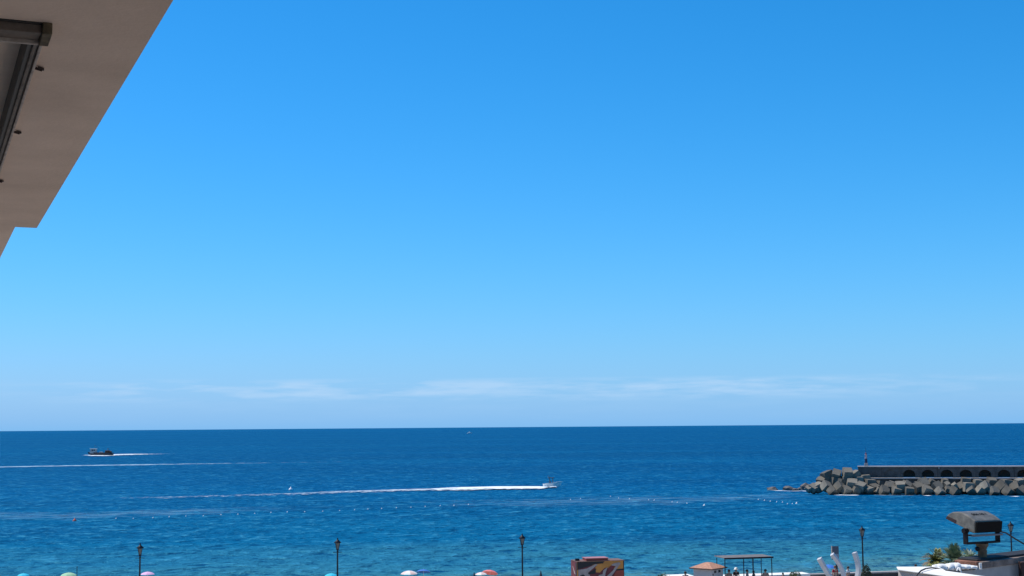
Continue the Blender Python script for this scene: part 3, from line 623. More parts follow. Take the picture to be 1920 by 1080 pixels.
LAMPS = [(263, 1018, 'dark lantern street lamp standing next to the pink parasol'), (633, 1008, 'dark lantern street lamp standing beside the lone turquoise parasol'), (979, 1000, 'dark lantern street lamp between the red parasol and the graffiti kiosk'), (1616, 985.5, 'dark lantern street lamp beside the white curved sculpture'), (1894.5, 977, 'dark lantern street lamp behind the floodlight on the neighbouring roof')]
proto = make_lamp(5.0)
for i, (x, y, lab) in enumerate(LAMPS):
    p = at_t(x, y, 113.2); o = proto if i == 0 else clone(proto); o.location = (p.x, p.y, PROM); o.rotation_euler = (0, 0, SH + rnd.uniform(-.05, .05)); o.scale = (1, 1, (p.z - PROM) / 5.02)
    tag(o, lab, 'street lamp', 'street lamps along the promenade')

# ------------------------------------------------------------------ promenade furniture
def on_prom(px, t, py=1070): p = at_t(px, py, t); return Vector((p.x, p.y, PROM))
def top_z(px, py, t): return at_t(px, py, t).z
M_white = mat('whitewash', (.82, .80, .76), .85, .08, 2); M_shadewall = mat('shade_dark_wall', (.06, .055, .055), .9, .4, 1.2, bump=.5, bscale=4)  # parapet face: its shade is put into the dark wall colour
def wallseg(name, x0, x1, t, row, depth, M, label, cope=None):
    A, B = on_prom(x0, t), on_prom(x1, t); z = top_z((x0 + x1) / 2, row, t + depth); e = empty(name, A, SH, label, 'wall'); L_ = (B - A).length
    MB().box((L_ / 2, depth / 2, (z - PROM - (.12 if cope else 0)) / 2), (L_, depth, z - PROM - (.12 if cope else 0))).build('wall_body', M, e, bevel=.02)
    if cope: MB().box((L_ / 2, depth / 2, z - PROM - .06), (L_ + .08, depth + .1, .12)).build('coping', cope, e, bevel=.02)
    return e
wallseg('parapet_wall', 1520, 1688, 114.2, 1072.5, .5, M_shadewall, 'parapet with shade-darkened face and pale coping beside the curved sculpture', M_cope)
wallseg('planter_wall', 1359, 1519, 113.6, 1074.5, 1.6, M_white, 'low wide white wall under the flat-roofed shelter')
wallseg('planter_wall', 1256, 1302, 113.2, 1076.5, 1.6, M_white, 'short white wall left of the hip-roofed kiosk')

# flat-roofed shelter
A, B = on_prom(1358, 111), on_prom(1447, 111); L_ = (B - A).length; zt = top_z(1400, 1043.5, 111) - PROM
sh_ = empty('shelter', A, SH, 'open flat-roofed shelter on thin dark posts', 'shelter'); M_shroof = mat('grey_brown_roof_slat', (.17, .15, .14), .8, .3, 3)
MB().box((L_ / 2, .9, zt - .07), (L_ + .1, 2.2, .07)).build('roof', M_shroof, sh_, bevel=.02)
q = MB(); q.box((L_ / 2, -.24, zt - .10), (L_ + .14, .06, .13)); q.build('fascia', M_iron, sh_)
for x in (0.03, L_ * .40, L_ * .6, L_ - .03): MB().box((x, -.1, (zt - .2) / 2), (.06, .06, zt - .2)).build('post', M_iron, sh_)
for x in (.1, L_ * .79, L_ - .12): MB().box((x, 1.85, (zt - .2) / 2), (.05, .05, zt - .2)).build('post', M_iron, sh_)

# hip-roofed kiosk, corner towards the viewer
kp = on_prom(1328, 112); M_kw = mat('pinkish_cream_render', (.50, .46, .44), .85, .1, 2); M_kr = mat('terracotta_roof', (.50, .25, .16), .85, .3, 6)
ke = empty('kiosk', kp, R(-40), 'small cream kiosk with a terracotta hip roof', 'kiosk'); zr = top_z(1328, 1063.8, 112) - PROM; za = top_z(1328, 1054.5, 112) - PROM
w_ = 1.74; MB().box((0, 0, zr / 2), (w_, w_, zr)).build('wall', M_kw, ke, bevel=.02)
e_ = w_ / 2 + .24; q = MB(); V_ = [(-e_, -e_, zr), (e_, -e_, zr), (e_, e_, zr), (-e_, e_, zr), (-.22, -.22, za), (.22, -.22, za), (.22, .22, za), (-.22, .22, za)]
q.add(V_, [(3, 2, 1, 0), (4, 5, 6, 7), (0, 1, 5, 4), (1, 2, 6, 5), (2, 3, 7, 6), (3, 0, 4, 7)]); rf = q.build('roof', M_kr, ke)
q = MB(); 
for a, b in (((-e_, -e_), (e_, -e_)), ((e_, -e_), (e_, e_)), ((e_, e_), (-e_, e_)), ((-e_, e_), (-e_, -e_))): q.tube([(*a, zr - .03), (*b, zr - .03)], .05, 5)
q.build('eaves', mat('dark_eaves', (.10, .05, .035), .8), rf)
for y in (-.35, .3): MB().box((w_ / 2 + .0, y, zr - .28), (.05, .3, .2)).build('window', M_glassd, ke)
MB().box((w_ / 2 + .0, -.68, zr - .48), (.06, .1, .14)).build('wall_lamp', M_iron, ke)

# graffiti kiosk
gp = on_prom(1082, 108); zg = top_z(1082, 1053.5, 108) - PROM; gw = (on_prom(1170.5, 108) - gp).length
ge = empty('painted_kiosk', gp, SH, 'boxy kiosk painted with orange, maroon and grey graffiti', 'kiosk')
M_or = mat('orange_brown_paint', (.62, .24, .04), .6, .25, 1.5); M_bk = mat('black_paint', (.012, .009, .010), .6); M_mar = mat('maroon_paint', (.16, .022, .025), .6, .3, 2); M_gp = mat('grey_white_paint', (.40, .31, .275), .6, .25, 2); M_rd = mat('dull_red_paint', (.36, .05, .03), .6, .3, 2)
MB().box((gw / 2, .85, zg / 2), (gw, 1.7, zg)).build('body', M_or, ge, bevel=.02)
K = gw / 860.0
def gpt(x, y): return ((x - 390) * K, zg - (y - 322) * K)
G = [(M_bk, [(392, 326), (892, 326), (860, 360), (700, 372), (560, 432), (420, 445), (392, 470)]), (M_bk, [(1228, 326), (1248, 326), (1248, 640), (1238, 640), (1232, 400)]),
 (M_mar, [(410, 450), (740, 372), (900, 440), (1240, 480), (1240, 800), (410, 800)]), (M_or, [(760, 372), (1228, 330), (1230, 470), (1120, 470), (1090, 390), (900, 430), (800, 520), (730, 510), (720, 430)]),
 (M_gp, [(412, 460), (560, 442), (730, 368), (765, 378), (680, 442), (590, 510), (625, 560), (560, 690), (412, 690)]), (M_bk, [(585, 522), (735, 440), (722, 534), (600, 545)]), (M_bk, [(440, 560), (500, 540), (540, 570), (500, 640), (440, 640)]),
 (M_gp, [(945, 428), (905, 520), (880, 690), (740, 690), (780, 560), (850, 545), (865, 480)]), (M_mar, [(1005, 404), (1092, 400), (1000, 520), (925, 530), (950, 450)]),
 (M_gp, [(1150, 350), (1182, 370), (1065, 520), (1000, 600), (1010, 690), (925, 690), (935, 575), (1030, 500), (1095, 418), (1005, 395), (1060, 366)]), (M_rd, [(1105, 492), (1236, 488), (1236, 690), (1050, 690), (1060, 560)]),
 (M_bk, [(1100, 470), (1236, 462), (1236, 486), (1105, 492)])]
for i, (M_, poly) in enumerate(G):
    MB().prism([(gpt(x, y)[0], -.006 - .004 * i, gpt(x, y)[1]) for x, y in poly], (0, .003, 0)).build('graffiti_patch', M_, ge)
for i, (M_, poly) in enumerate([(M_mar, [(.02, .02), (1.68, .02), (1.68, 2.2), (.02, 2.2)]), (M_gp, [(1.1, .45), (1.3, .4), (.75, .95), (.4, 1.0)]), (M_bk, [(.05, .1), (.4, .1), (.3, 1.9), (.05, 1.9)])]):
    MB().prism([(-.006 - .004 * i, y, zg - z) for y, z in poly], (.003, 0, 0)).build('graffiti_patch', M_, ge)
MB().box((gw * .445, .75, zg + .11), (gw * .46, 1.1, .18)).build('roof_hatch', M_rd, ge, bevel=.03)
MB().box((gw * .445, .75, zg + .215), (gw * .48, 1.2, .04)).build('hatch_lid', mat('pink_lid', (.42, .17, .17), .6), ge)
MB().box((gw * .05, .6, zg + .1), (.3, .3, .2)).build('vent', M_iron, ge, bevel=.03)
MB().box((gw * .5, .85, zg + .012), (gw + .06, 1.76, .025)).build('roof', mat('dark_roof_sheet', (.16, .09, .075), .8), ge)

# white curved sculpture: three bent square tubes
M_sculp = mat('white_painted_steel', (.56, .54, .53), .45, .1, 2)
sp = on_prom(1580, 104); se = empty('sculpture', sp, 0, 'white sculpture of three curved square tubes rising apart', 'sculpture')
def sq_tube(pxs, wpx, name):
    pts = [at_t(x, y, 104) - sp for x, y in pxs]; P = []
    for i in range(len(pts) - 1):
        a, b, c, d = pts[max(0, i - 1)], pts[i], pts[i + 1], pts[min(len(pts) - 1, i + 2)]
        for k in range(5):
            u = k / 5; P.append(.5 * ((2 * b) + (c - a) * u + (2 * a - 5 * b + 4 * c - d) * u * u + (3 * b - a - 3 * c + d) * u ** 3))
    P.append(pts[-1]); r_ = wpx * 104 / F * .72
    q = MB(); q.tube(P, r_, 4, smooth=False); q.build(name, M_sculp, se, bevel=.02)
sq_tube([(1536, 1047), (1545, 1063), (1556, 1082), (1570, 1112), (1577, 1140)], 8.6, 'curved_tube')
sq_tube([(1560, 1039), (1572, 1055), (1581, 1075), (1584, 1105), (1583, 1140)], 7.6, 'curved_tube')
sq_tube([(1602, 1036), (1608, 1055), (1609, 1075), (1600, 1110), (1590, 1140)], 8, 'curved_tube')
base_z = PROM - sp.z; MB().lathe([(1.1, base_z), (1.1, base_z + .25), (.7, base_z + .5), (0, base_z + .5)], tuple((at_t(1583, 1140, 104) - sp).xy) + (0,), 20).build('plinth', M_white, se)

# information totem behind the sculpture
M_tot = mat('slate_blue_sign', (.05, .075, .11), .5, .2, 3); M_totl = mat('grey_sign_panel', (.24, .27, .31), .5, .15, 2)
ip = on_prom(1567, 112.8); zi = top_z(1567, 1024, 112.8) - PROM; ie = empty('sign_totem', ip, SH, 'slate blue sign board on a post behind the curved sculpture', 'sign')
MB().box((0, 0, zi - .55), (.62, .1, 1.1)).build('board', M_tot, ie, bevel=.02); MB().box((.03, -.055, zi - .85), (.5, .015, .4)).build('lower_panel', M_totl, ie)
MB().box((-.3, 0, zi - .5), (.05, .13, 1.05)).build('edge_strip', M_alulite, ie)
MB().box((.12, .02, (zi - 1.1) / 2), (.12, .08, zi - 1.1)).build('post', M_iron, ie)

# ------------------------------------------------------------------ plants
M_leafy = mat('yellow_green_leaf', (.24, .24, .06), .6, .4, 2); M_leafg = mat('grey_green_leaf', (.17, .23, .13), .6, .35, 2); M_leafd = mat('dark_green_leaf', (.03, .045, .02), .6, .4, 3); M_dry = mat('dry_leaf', (.26, .19, .11), .8, .4, 2); M_trunk = mat('palm_trunk', (.14, .10, .07), .95, .4, 5, bump=1, bscale=8); M_bushg0 = mat('mid_green_leaf', (.10, .15, .06), .6, .4, 3); M_silver = mat('silver_green_leaf', (.32, .36, .27), .6, .3, 2)
def palm(px, py, Y, rad, Ms, label, nf=34, upb=.5, seed=1, dry=0):
    rr = random.Random(seed); c = at_y(px, py, Y); e = empty('palm_tree', (c.x, c.y, 4.36), 0, label, 'palm tree'); hz = c.z - 4.36
    MB().tube([(0, 0, 0), (.05, 0, hz * .3), (-.05, .03, hz * .7), (0, 0, hz)], [.2, .16, .14, .13], 10).build('trunk', M_trunk, e)
    qs = {id(M_): (M_, MB()) for M_ in Ms}
    for k in range(nf):
        M_, q = qs[id(rr.choice(Ms))]; az = rr.uniform(0, 2 * math.pi); el = rr.uniform(-.45, 1.35) * 1 + (upb - .5); L_ = rad * rr.uniform(.75, 1.1)
        d = Vector((math.cos(az) * math.cos(el), math.sin(az) * math.cos(el), math.sin(el))); n_ = 7; side = d.cross(Vector((0, 0, 1))); side = side.normalized() if side.length > .01 else Vector((1, 0, 0))
        P = []
        for i in range(n_ + 1):
            u = i / n_; P.append(Vector((0, 0, hz)) + d * L_ * u - Vector((0, 0, 1)) * L_ * .35 * u * u)
        q.tube(P, [.014 * (1 - i / (n_ + 2)) for i in range(n_ + 1)], 3, cap=False)
        for i in range(1, n_ + 1):
            for s_ in (-1, 1):
                for hh in (0, .5):
                    b = P[i - 1].lerp(P[i], hh); fwd = (P[i] - P[i - 1]).normalized(); l_ = L_ * .42 * (1 - .5 * i / n_) * rr.uniform(.8, 1.15)
                    tip = b + (fwd * .75 + side * s_ * .6 + Vector((0, 0, rr.uniform(-.25, .2)))).normalized() * l_; wv = fwd.cross(side) * .0 + fwd * .03
                    mid = b.lerp(tip, .45); q.add([b - wv * .4, mid - wv, tip, mid + wv], [(0, 1, 2, 3)])
    for M_, q in qs.values(): q.build('crown', M_, e)
    if dry:
        q = MB()
        for k in range(dry):
            az = rr.uniform(0, 6.28); L_ = rad * rr.uniform(.5, .8); o_ = Vector((math.cos(az), math.sin(az), 0)); b = Vector((0, 0, hz - .05)); q.add([b, b + o_ * L_ * .45 + Vector((.03, .03, -L_ * .4)), b + o_ * L_ * .55 + Vector((0, 0, -L_)), b + o_ * L_ * .45 + Vector((-.03, -.03, -L_ * .4))], [(0, 1, 2, 3)])
        q.build('dead_fronds', M_dry, e)
palm(1757, 1052, 58, .80, [M_leafy, M_leafy, M_dry], 'yellow-green palm with dry lower fronds behind the white roof wall', 44, .55, 3, 40)
palm(1791, 1052, 56, .86, [M_leafg, M_bushg0, M_leafg], 'green palm with upright fronds between the yellow palm and floodlight', 40, .75, 5)
palm(1817, 1053, 60, .68, [M_silver, M_leafg], 'silvery green palm partly hidden by the floodlight post', 40, .55, 9)
def bush(loc, rx, rz_, M_, label, seed=0, n=900, leaf=.09, name='shrub'):
    rr = random.Random(seed); e = empty(name, loc, 0, label, 'shrub'); q = MB()
    MB().tube([(0, 0, 0), (0, 0, rz_ * .8)], [.05, .02], 6).build('stem', M_trunk, e)
    for k in range(n):
        a, el, u = rr.uniform(0, 6.28), math.asin(rr.uniform(-.3, 1)), rr.uniform(.5, 1) ** .5
        v = Vector((math.cos(a) * math.cos(el) * rx * u, math.sin(a) * math.cos(el) * rx * u, rz_ * .4 + math.sin(el) * rz_ * .62 * u)) * (1 + .25 * noise.noise(Vector((a * 1.5, el * 2, seed))))
        d = Vector((rr.uniform(-1, 1), rr.uniform(-1, 1), rr.uniform(-.3, 1))).normalized(); s_ = d.cross(Vector((rr.uniform(-1, 1), rr.uniform(-1, 1), .3))).normalized() * leaf * .4
        q.add([v, v + d * leaf * .5 + s_, v + d * leaf, v + d * leaf * .5 - s_], [(0, 1, 2, 3)])
    q.build('foliage', M_, e); return e
M_bushg = mat('bright_bush_leaf', (.09, .11, .03), .6, .4, 3)
for (px, py, t, rx, M_, lab, sd_) in ((1491, 1071, 112.4, .62, M_bushg, 'round olive-green bush before the white wall end', 1), (1243, 1074.5, 110, .75, M_bushg, 'low olive bush left of the short white wall', 2), (1624, 1059.5, 112.6, .45, M_leafd, 'dark leafy plant at the foot of a street lamp', 3)):
    zt = top_z(px, py, t) - PROM; bush(on_prom(px, t), rx, zt * .97, M_, lab, sd_, 1400)

# ------------------------------------------------------------------ people on the promenade
def man(px, py, t, rz, shirt, label, **k):
    h = min(1.86, max(1.35, top_z(px, py, t) - PROM)); return person(on_prom(px, t), rz, h, shirt, label, **k)
man(1380, 1059, 112.9, R(200), (.015, .015, .02), 'person in black clothes and a white cap by the shelter', hat=(.85, .85, .85), shorts=(.02, .02, .025))
man(1367, 1065, 111.8, R(150), (.40, .28, .22), 'person in a pale pinkish top with dark reddish hair', hair=(.10, .03, .025))
man(1285, 1068, 111.5, R(10), (.02, .025, .04), 'person in dark clothes beside the short white wall')
man(1401, 1068, 111.6, R(90), (.30, .26, .22), 'person in a beige top under the shelter roof')
man(1413, 1070, 112.4, R(60), (.05, .05, .06), 'short dark-clothed person standing by a shelter post', shorts=(.1, .08, .07))
man(1435, 1067, 111.2, R(180), (.34, .22, .16), 'bare-looking tanned person by the right shelter post', hair=(.02, .03, .02))
man(1468, 1074, 112.4, R(30), (.04, .05, .04), 'small dark figure just left of the round olive bush')
man(1566, 1059, 112.2, R(20), (.35, .02, .03), 'person in a red top behind the curved sculpture', hair=(.16, .08, .04))
man(1590, 1062, 112.6, R(230), (.75, .75, .75), 'person in a white shirt with dark hair behind the sculpture')
man(1717, 1058, 112.6, R(200), (.75, .76, .8), 'dark-haired person in white just above the white roof wall')

# ------------------------------------------------------------------ beach parasols
M_pole = mat('parasol_pole', (.5, .5, .5), .4, metal=.3)
def parasol(px, py, wpx, cols, label, tilt=(0, 0), closed=False):
    best = None; t = 120.0
    while t < 161:
        p = at_t(px, py, t); s_ = p.dot(sv); gz = sand_z(s_, t); d_ = abs(p.z - (gz + 2.15))
        if best is None or d_ < best[0]: best = (d_, p, gz)
        t += .5
    p, gz = best[1], best[2]; h = p.z - gz; e = empty('beach_parasol', (p.x, p.y, gz - .15), rnd.uniform(0, 1), label, 'parasol', 'parasols along the beach'); h += .15
    tx, ty = tilt; MB().tube([(0, 0, 0), (tx * .2, ty * .2, h * .55), (tx * .6, ty * .6, h - .05)], .025, 6).build('pole', M_pole, e)
    r_ = wpx * p.y / F / 2; n = 8; o_ = Vector((tx * .6, ty * .6, h)); R_ = Matrix.Rotation(ty, 3, 'X').transposed() @ Matrix.Rotation(tx, 3, 'Y') if (tx or ty) else Matrix.Identity(3)
    if closed:
        MB().lathe([(0, h + .1), (.05, h), (.16, h - .55), (.11, h - 1.2), (.05, h - 1.25)], n=10).build('canopy', cols[0], e)
    else:
        prof = [(0, 0), (.3, -.03), (.62, -.12), (.86, -.24), (1.0, -.37)]; qs = {}
        for k in range(n):
            q = qs.setdefault(id(cols[k % len(cols)]), (cols[k % len(cols)], MB()))[1]; V_ = []
            for (rr_, z_) in prof:
                for a in (0, .5, 1): 
                    an = 2 * math.pi * (k + a) / n; rad = rr_ * r_ * (1 if a != .5 else .965); V_.append(R_ @ Vector((math.cos(an) * rad, math.sin(an) * rad, z_ * r_)) + o_)
            q.add(V_, [(i * 3 + j, i * 3 + j + 1, i * 3 + j + 4, i * 3 + j + 3) for i in range(len(prof) - 1) for j in range(2)], True)
        for M_, q in qs.values(): q.build('canopy', M_, e)
    MB().lathe([(0, .1), (.02, .06), (.02, -.02)], tuple(o_), 6).build('finial', M_pole, e)
    q = MB(); 
    if not closed:
        for k in range(n):
            an = 2 * math.pi * k / n; q.tube([R_ @ Vector((math.cos(an) * r_, math.sin(an) * r_, -.385 * r_)) + o_, R_ @ Vector((0, 0, -.06)) + o_], .008, 4)
        q.build('ribs', M_pole, e)
C = lambda n, c: mat(n, c, .75, .06, 3)
cy, gr, pk, pe_, bl_, wt, cor, dkc = C('cyan_cloth', (.02, .52, .68)), C('green_cloth', (.33, .55, .33)), C('pink_cloth', (.75, .42, .62)), C('peach_cloth', (.80, .55, .48)), C('blue_cloth', (.03, .16, .52)), C('white_cloth', (.82, .8, .78)), C('coral_cloth', (.78, .20, .19)), C('navy_cloth', (.015, .025, .05))
parasol(44, 1075, 22, [cy], 'bright cyan parasol left of the pale green one')
parasol(129, 1073.5, 30, [gr], 'pale green parasol beside a thin dark pole')
parasol(277, 1072, 26, [pk], 'pink parasol right beside a street lamp')
parasol(621, 1075, 24, [cy], 'turquoise parasol with its edge behind a street lamp')
parasol(767, 1070, 32, [pe_, wt], 'peach and white striped parasol next to the blue one')
parasol(794, 1068, 27, [bl_], 'blue tilted parasol next to the peach striped one', (.12, .25))
parasol(902, 1073, 22, [wt, pe_], 'white parasol tucked behind the coral red one')
parasol(918, 1069.5, 30, [cor], 'coral red tilted parasol overlapping a white one', (.18, .3))
parasol(1014, 1071, 10, [dkc], 'closed dark parasol near the graffiti kiosk', closed=True)
parasol(889, 1074, 9, [dkc], 'closed dark parasol left of the white one', closed=True)
parasol(1553, 1058.5, 30, [bl_], 'blue parasol behind the white curved sculpture')
p = at_t(144.5, 1064, 140); gz = sand_z(p.dot(sv), 140); q = MB(); q.tube([(0, 0, 0), (0, 0, p.z - gz)], [.05, .03], 8); q.lathe([(.05, 0), (.06, .05), (0, .1)], (0, 0, p.z - gz), 8)
o = q.build('flag_pole', M_iron); o.location = (p.x, p.y, gz); tag(o, 'thin dark bare pole beside the pale green parasol', 'pole')

# ------------------------------------------------------------------ neighbouring roof terrace (right)
M_nw = mat('neighbour_white_render', (.80, .77, .72), .85, .1, 3); M_nb = mat('beige_render', (.50, .43, .38), .9, .3, 2.5, bump=.3, bscale=20); M_brick = mat('terracotta_band', (.32, .14, .09), .9, .5, 5, bump=.5, bscale=30); M_brn = mat('weathered_brown_band', (.20, .155, .13), .9, .55, 6, bump=.5, bscale=30); M_bit = mat('black_bitumen', (.014, .013, .015), .8, .3, 5); M_gw = mat('grey_render', (.36, .35, .34), .9, .2, 2.5); M_dred = mat('dark_red_wood', (.06, .028, .025), .8, .4, 6)
# roof-top hut with the floodlight on it
HZ = at_y(1836, 1054, 17.0).z; hc = at_y(1836, 1054, 17.0); hr = at_y(1912, 1054, 17.6); hl = at_z(1792, 1050, HZ)
hut = empty('rooftop_hut', (hc.x, hc.y, 14.0), 0, 'grey rooftop hut with weathered brown and terracotta edge band', 'hut'); hb_ = lambda p, z=None: Vector((p.x - hc.x, p.y - hc.y, (p.z if z is None else z) - 14.0))
dr = (Vector((hr.x, hr.y, 0)) - Vector((hc.x, hc.y, 0))).normalized(); dl = Vector((hl.x - hc.x, hl.y - hc.y, 0)); dl_len = dl.length; dl.normalize()
def hpt(r_, l_, z): return dr * r_ + dl * l_ + Vector((0, 0, z - 14.0))
WR = 2.6; WL = dl_len
MB().prism([hpt(.0, .0, 14), hpt(WR, 0, 14), hpt(WR, WL, 14), hpt(0, WL, 14)], (0, 0, HZ - 14.0 - .075)).build('wall', M_gw, hut)
MB().prism([hpt(.03, -.03, HZ - .075), hpt(WR, -.03, HZ - .075), hpt(WR, .1, HZ - .075), hpt(.03, .1, HZ - .075)], (0, 0, .075)).build('brown_band', M_brn, hut, bevel=.008)
MB().prism([hpt(-.03, .02, HZ - .075), hpt(.09, .02, HZ - .075), hpt(.09, WL, HZ - .075), hpt(-.03, WL, HZ - .075)], (0, 0, .078)).build('terracotta_band', M_brick, hut, bevel=.008)
MB().prism([hpt(.04, .05, HZ - .02), hpt(WR, .05, HZ - .02), hpt(WR, WL, HZ - .02), hpt(.04, WL, HZ - .02)], (0, 0, .045)).build('roof_felt', M_bit, hut, bevel=.01)
q = MB(); q.tube([hpt(-.045, -.045, 14.2), hpt(-.045, -.045, HZ - .05), hpt(-.045, -.045, HZ - .004)], .018, 8); q.build('corner_pipe', M_nw, hut)
cp_ = at_y(1913, 1060, 17.45); MB().box(hb_(cp_, 15.0) + Vector((.2, 0, .0)), (.42, .1, 2 * (at_y(1913, 1053, 17.45).z - 15.0))).build('door', M_dred, hut, bevel=.01)
# neighbour building below
nb = empty('neighbour_building', (hc.x, hc.y, 4.36), 0, 'neighbouring building whose white roof wall carries a loose cable', 'building')
RZ = 14.9
W1 = at_y(1681, 1066, 15.2); WZ = W1.z
def nrel(p): return Vector((p.x - hc.x, p.y - hc.y, p.z - 4.36))
TOPPX = [(1681, 1062.5), (1684, 1067.2), (1724, 1072.5), (1760, 1077.5), (1880, 1097), (1925, 1091), (1842, 1079.8), (1774, 1070), (1760, 1062.3)]
top = [at_z(x, y, WZ) for x, y in TOPPX]; cen = sum(top, Vector()) / len(top)
MB().prism([nrel(p) for p in top], (0, 0, -.014)).build('wall_coping', M_nw, nb, bevel=.005)
inn = [at_z(x, y, WZ) for x, y in ((1684, 1063.2), (1686, 1066.8), (1724, 1071.8), (1760, 1076.6), (1880, 1095.6), (1922, 1091.6), (1842, 1080.6), (1773, 1070.8), (1758, 1063.2))]
MB().prism([nrel(p) + Vector((0, 0, -.014)) for p in inn], (0, 0, RZ - WZ - .1)).build('roof_wall', M_nb, nb)
la, lb = at_y(1750, 1067, 16.15), at_y(1842, 1067, 16.6); la.z = lb.z = min(la.z, lb.z)
MB().prism([nrel(p) for p in (la, lb, lb + Vector((0, .25, 0)), la + Vector((0, .25, 0)))], (0, 0, RZ - la.z - .05)).build('back_wall', M_gw, nb)
MB().prism([(0 - 1.2, -3.2, RZ - 4.36 - .02), (7, -3.2, RZ - 4.36 - .02), (7, 8, RZ - 4.36 - .02), (-1.2, 8, RZ - 4.36 - .02)], (0, 0, -(RZ - 4.36 - .02))).build('wall', M_nb, nb)
# draped cloth on the wall
M_cloth = mat('white_canvas', (.80, .78, .74), .9, .06, 5)
bm_v, bm_f = [], []; n1, n2 = 40, 5; ca = at_y(1752, 1063.5, 16.1)
def lerp_tab(tab, x):
    for (x0, y0), (x1, y1) in zip(tab, tab[1:]):
        if x <= x1: return y0 + (y1 - y0) * (x - x0) / (x1 - x0)
    return tab[-1][1]
TOPE = [(1748, 1063), (1757, 1061.2), (1764, 1060.2), (1772, 1060.8), (1785, 1058.3), (1797, 1058.2), (1801, 1061.3), (1815, 1062), (1833, 1064.8)]
BOTE = [(1748, 1067), (1760, 1067.5), (1772, 1070), (1790, 1069.3), (1799, 1068), (1815, 1067.6), (1833, 1066.2)]
for i in range(n1):
    x = 1748 + 85 * i / (n1 - 1); Y = 16.1 + .45 * i / (n1 - 1); jt = .35 * math.sin(i * 1.9) + .25 * math.sin(i * 3.7)
    t_y, b_y = lerp_tab(TOPE, x) + jt * .5, lerp_tab(BOTE, x) + jt
    P_ = [at_y(x, b_y - 2, Y + .34), at_y(x, t_y + .4, Y + .24), at_y(x, t_y, Y + .12), at_y(x, t_y + (b_y - t_y) * .4, Y - .03 - .03 * math.sin(i * .9)), at_y(x, b_y, Y - .06 - .02 * math.sin(i * 1.3))]
    bm_v += P_
for i in range(n1 - 1):
    for k in range(n2 - 1): bm_f.append((i * n2 + k, (i + 1) * n2 + k, (i + 1) * n2 + k + 1, i * n2 + k + 1))
q = MB(); q.add([v - ca for v in bm_v], bm_f, True); ce = empty('canvas_sheet', ca, 0, 'crumpled white canvas lying along the roof wall with loose ties', 'canvas'); o = q.build('sheet', M_cloth, ce); sm = o.modifiers.new('solid', 'SOLIDIFY'); sm.thickness = .02
def ycurve(stops): return [at_y(*s_) - ca for s_ in stops]
for st in ([(1797, 1065, 16.2), (1794.5, 1070, 16.15), (1792, 1076, 16.15)], [(1798, 1065, 16.2), (1801, 1070, 16.15), (1803.5, 1077, 16.15)]): MB().tube(ycurve(st), [.013, .011, .007], 6).build('tie', M_cloth, ce)
M_cable = mat('black_cable', (.03, .028, .028), .6)
p0 = at_y(1716, 1084, 14.7); q = MB(); q.tube([at_y(x, y, Y) - p0 for x, y, Y in ((1716, 1084, 14.7), (1720, 1077, 14.72), (1727, 1070, 14.8), (1736, 1066, 14.95), (1747, 1064.5, 15.1), (1757, 1065.5, 15.15), (1766, 1068.5, 15.1), (1776, 1070, 15.0), (1790, 1071, 15.3), (1800, 1072, 15.4))], .008, 6); o = q.build('loose_cable', M_cable); o.location = p0; tag(o, 'thin dark cable arching over the white roof wall', 'cable')
MB().box((-.6, 1.4, RZ - 4.36 + .3), (.5, .5, .6)).build('roof_vent', M_gw, nb, bevel=.03)
# floodlight
FD = 17.35; pf = at_y(1842.5, 1051, FD); ptop = at_y(1842.5, 1019, FD)
fl = empty('floodlight', (pf.x, pf.y, HZ), 0, 'weathered grey floodlight in a U bracket on a rooftop post', 'floodlight'); ph = ptop.z - HZ
M_fpost = mat('rust_stained_post', (.20, .15, .08), .85, .0, 9, col2=(.10, .06, .035)); M_fgrey = mat('aged_grey_casting', (.21, .19, .155), .45, .45, 10, metal=.2, bump=.15, bscale=60); M_fdark = mat('dark_bracket', (.012, .009, .011), .6, .4, 9, spec=.2); M_fblk = mat('black_housing', (.005, .0048, .0045), .7, .3, 6, spec=.12)
MB().lathe([(.056, 0), (.052, ph * .45), (.056, ph * .5), (.056, ph * .56), (.05, ph * .6), (.052, ph - .06), (.075, ph - .02), (.075, ph)], n=14).build('post', M_fpost, fl)
MB().lathe([(0, -.03), (.022, -.02), (.028, 0), (.022, .02), (0, .03)], (-.065, -.02, ph * .68), 8).build('clamp_screw', M_iron, fl)
th = R(45) - math.atan2(hc.x, hc.y); ax = math.atan2(pf.x, pf.y)
rr_ = Vector((math.cos(ax), -math.sin(ax), 0)); uu = Vector((math.sin(ax), math.cos(ax), 0))
wdir = (rr_ + uu).normalized(); adir = (uu - rr_).normalized(); ZU = Vector((0, 0, 1)); mpp = FD / F * math.hypot(1, pf.x / FD)   # metres per photograph pixel
U = 1 / math.sqrt(2)
HWB = 56 * mpp / U / 2 * .96
leg_h = 28 * mpp
q = MB()
Mx = Matrix((wdir, adir, ZU)).transposed()
q.box((0, 0, ph + .012), (HWB * 2, .07, .024), Mx); br = q.build('bracket_base', M_fdark, fl, bevel=.006)
for s_ in (-1, 1):
    q = MB(); q.box(wdir * HWB * s_ + ZU * (ph + leg_h / 2), (.022, .07, leg_h), Mx); q.build('bracket_leg', M_fdark, fl, bevel=.006)
    q = MB(); q.tube([wdir * (HWB - .03) * s_ + ZU * (ph + leg_h - .03), wdir * (HWB + .035) * s_ + ZU * (ph + leg_h - .03)], .03, 10); q.build('pivot_bolt', M_fdark, fl)
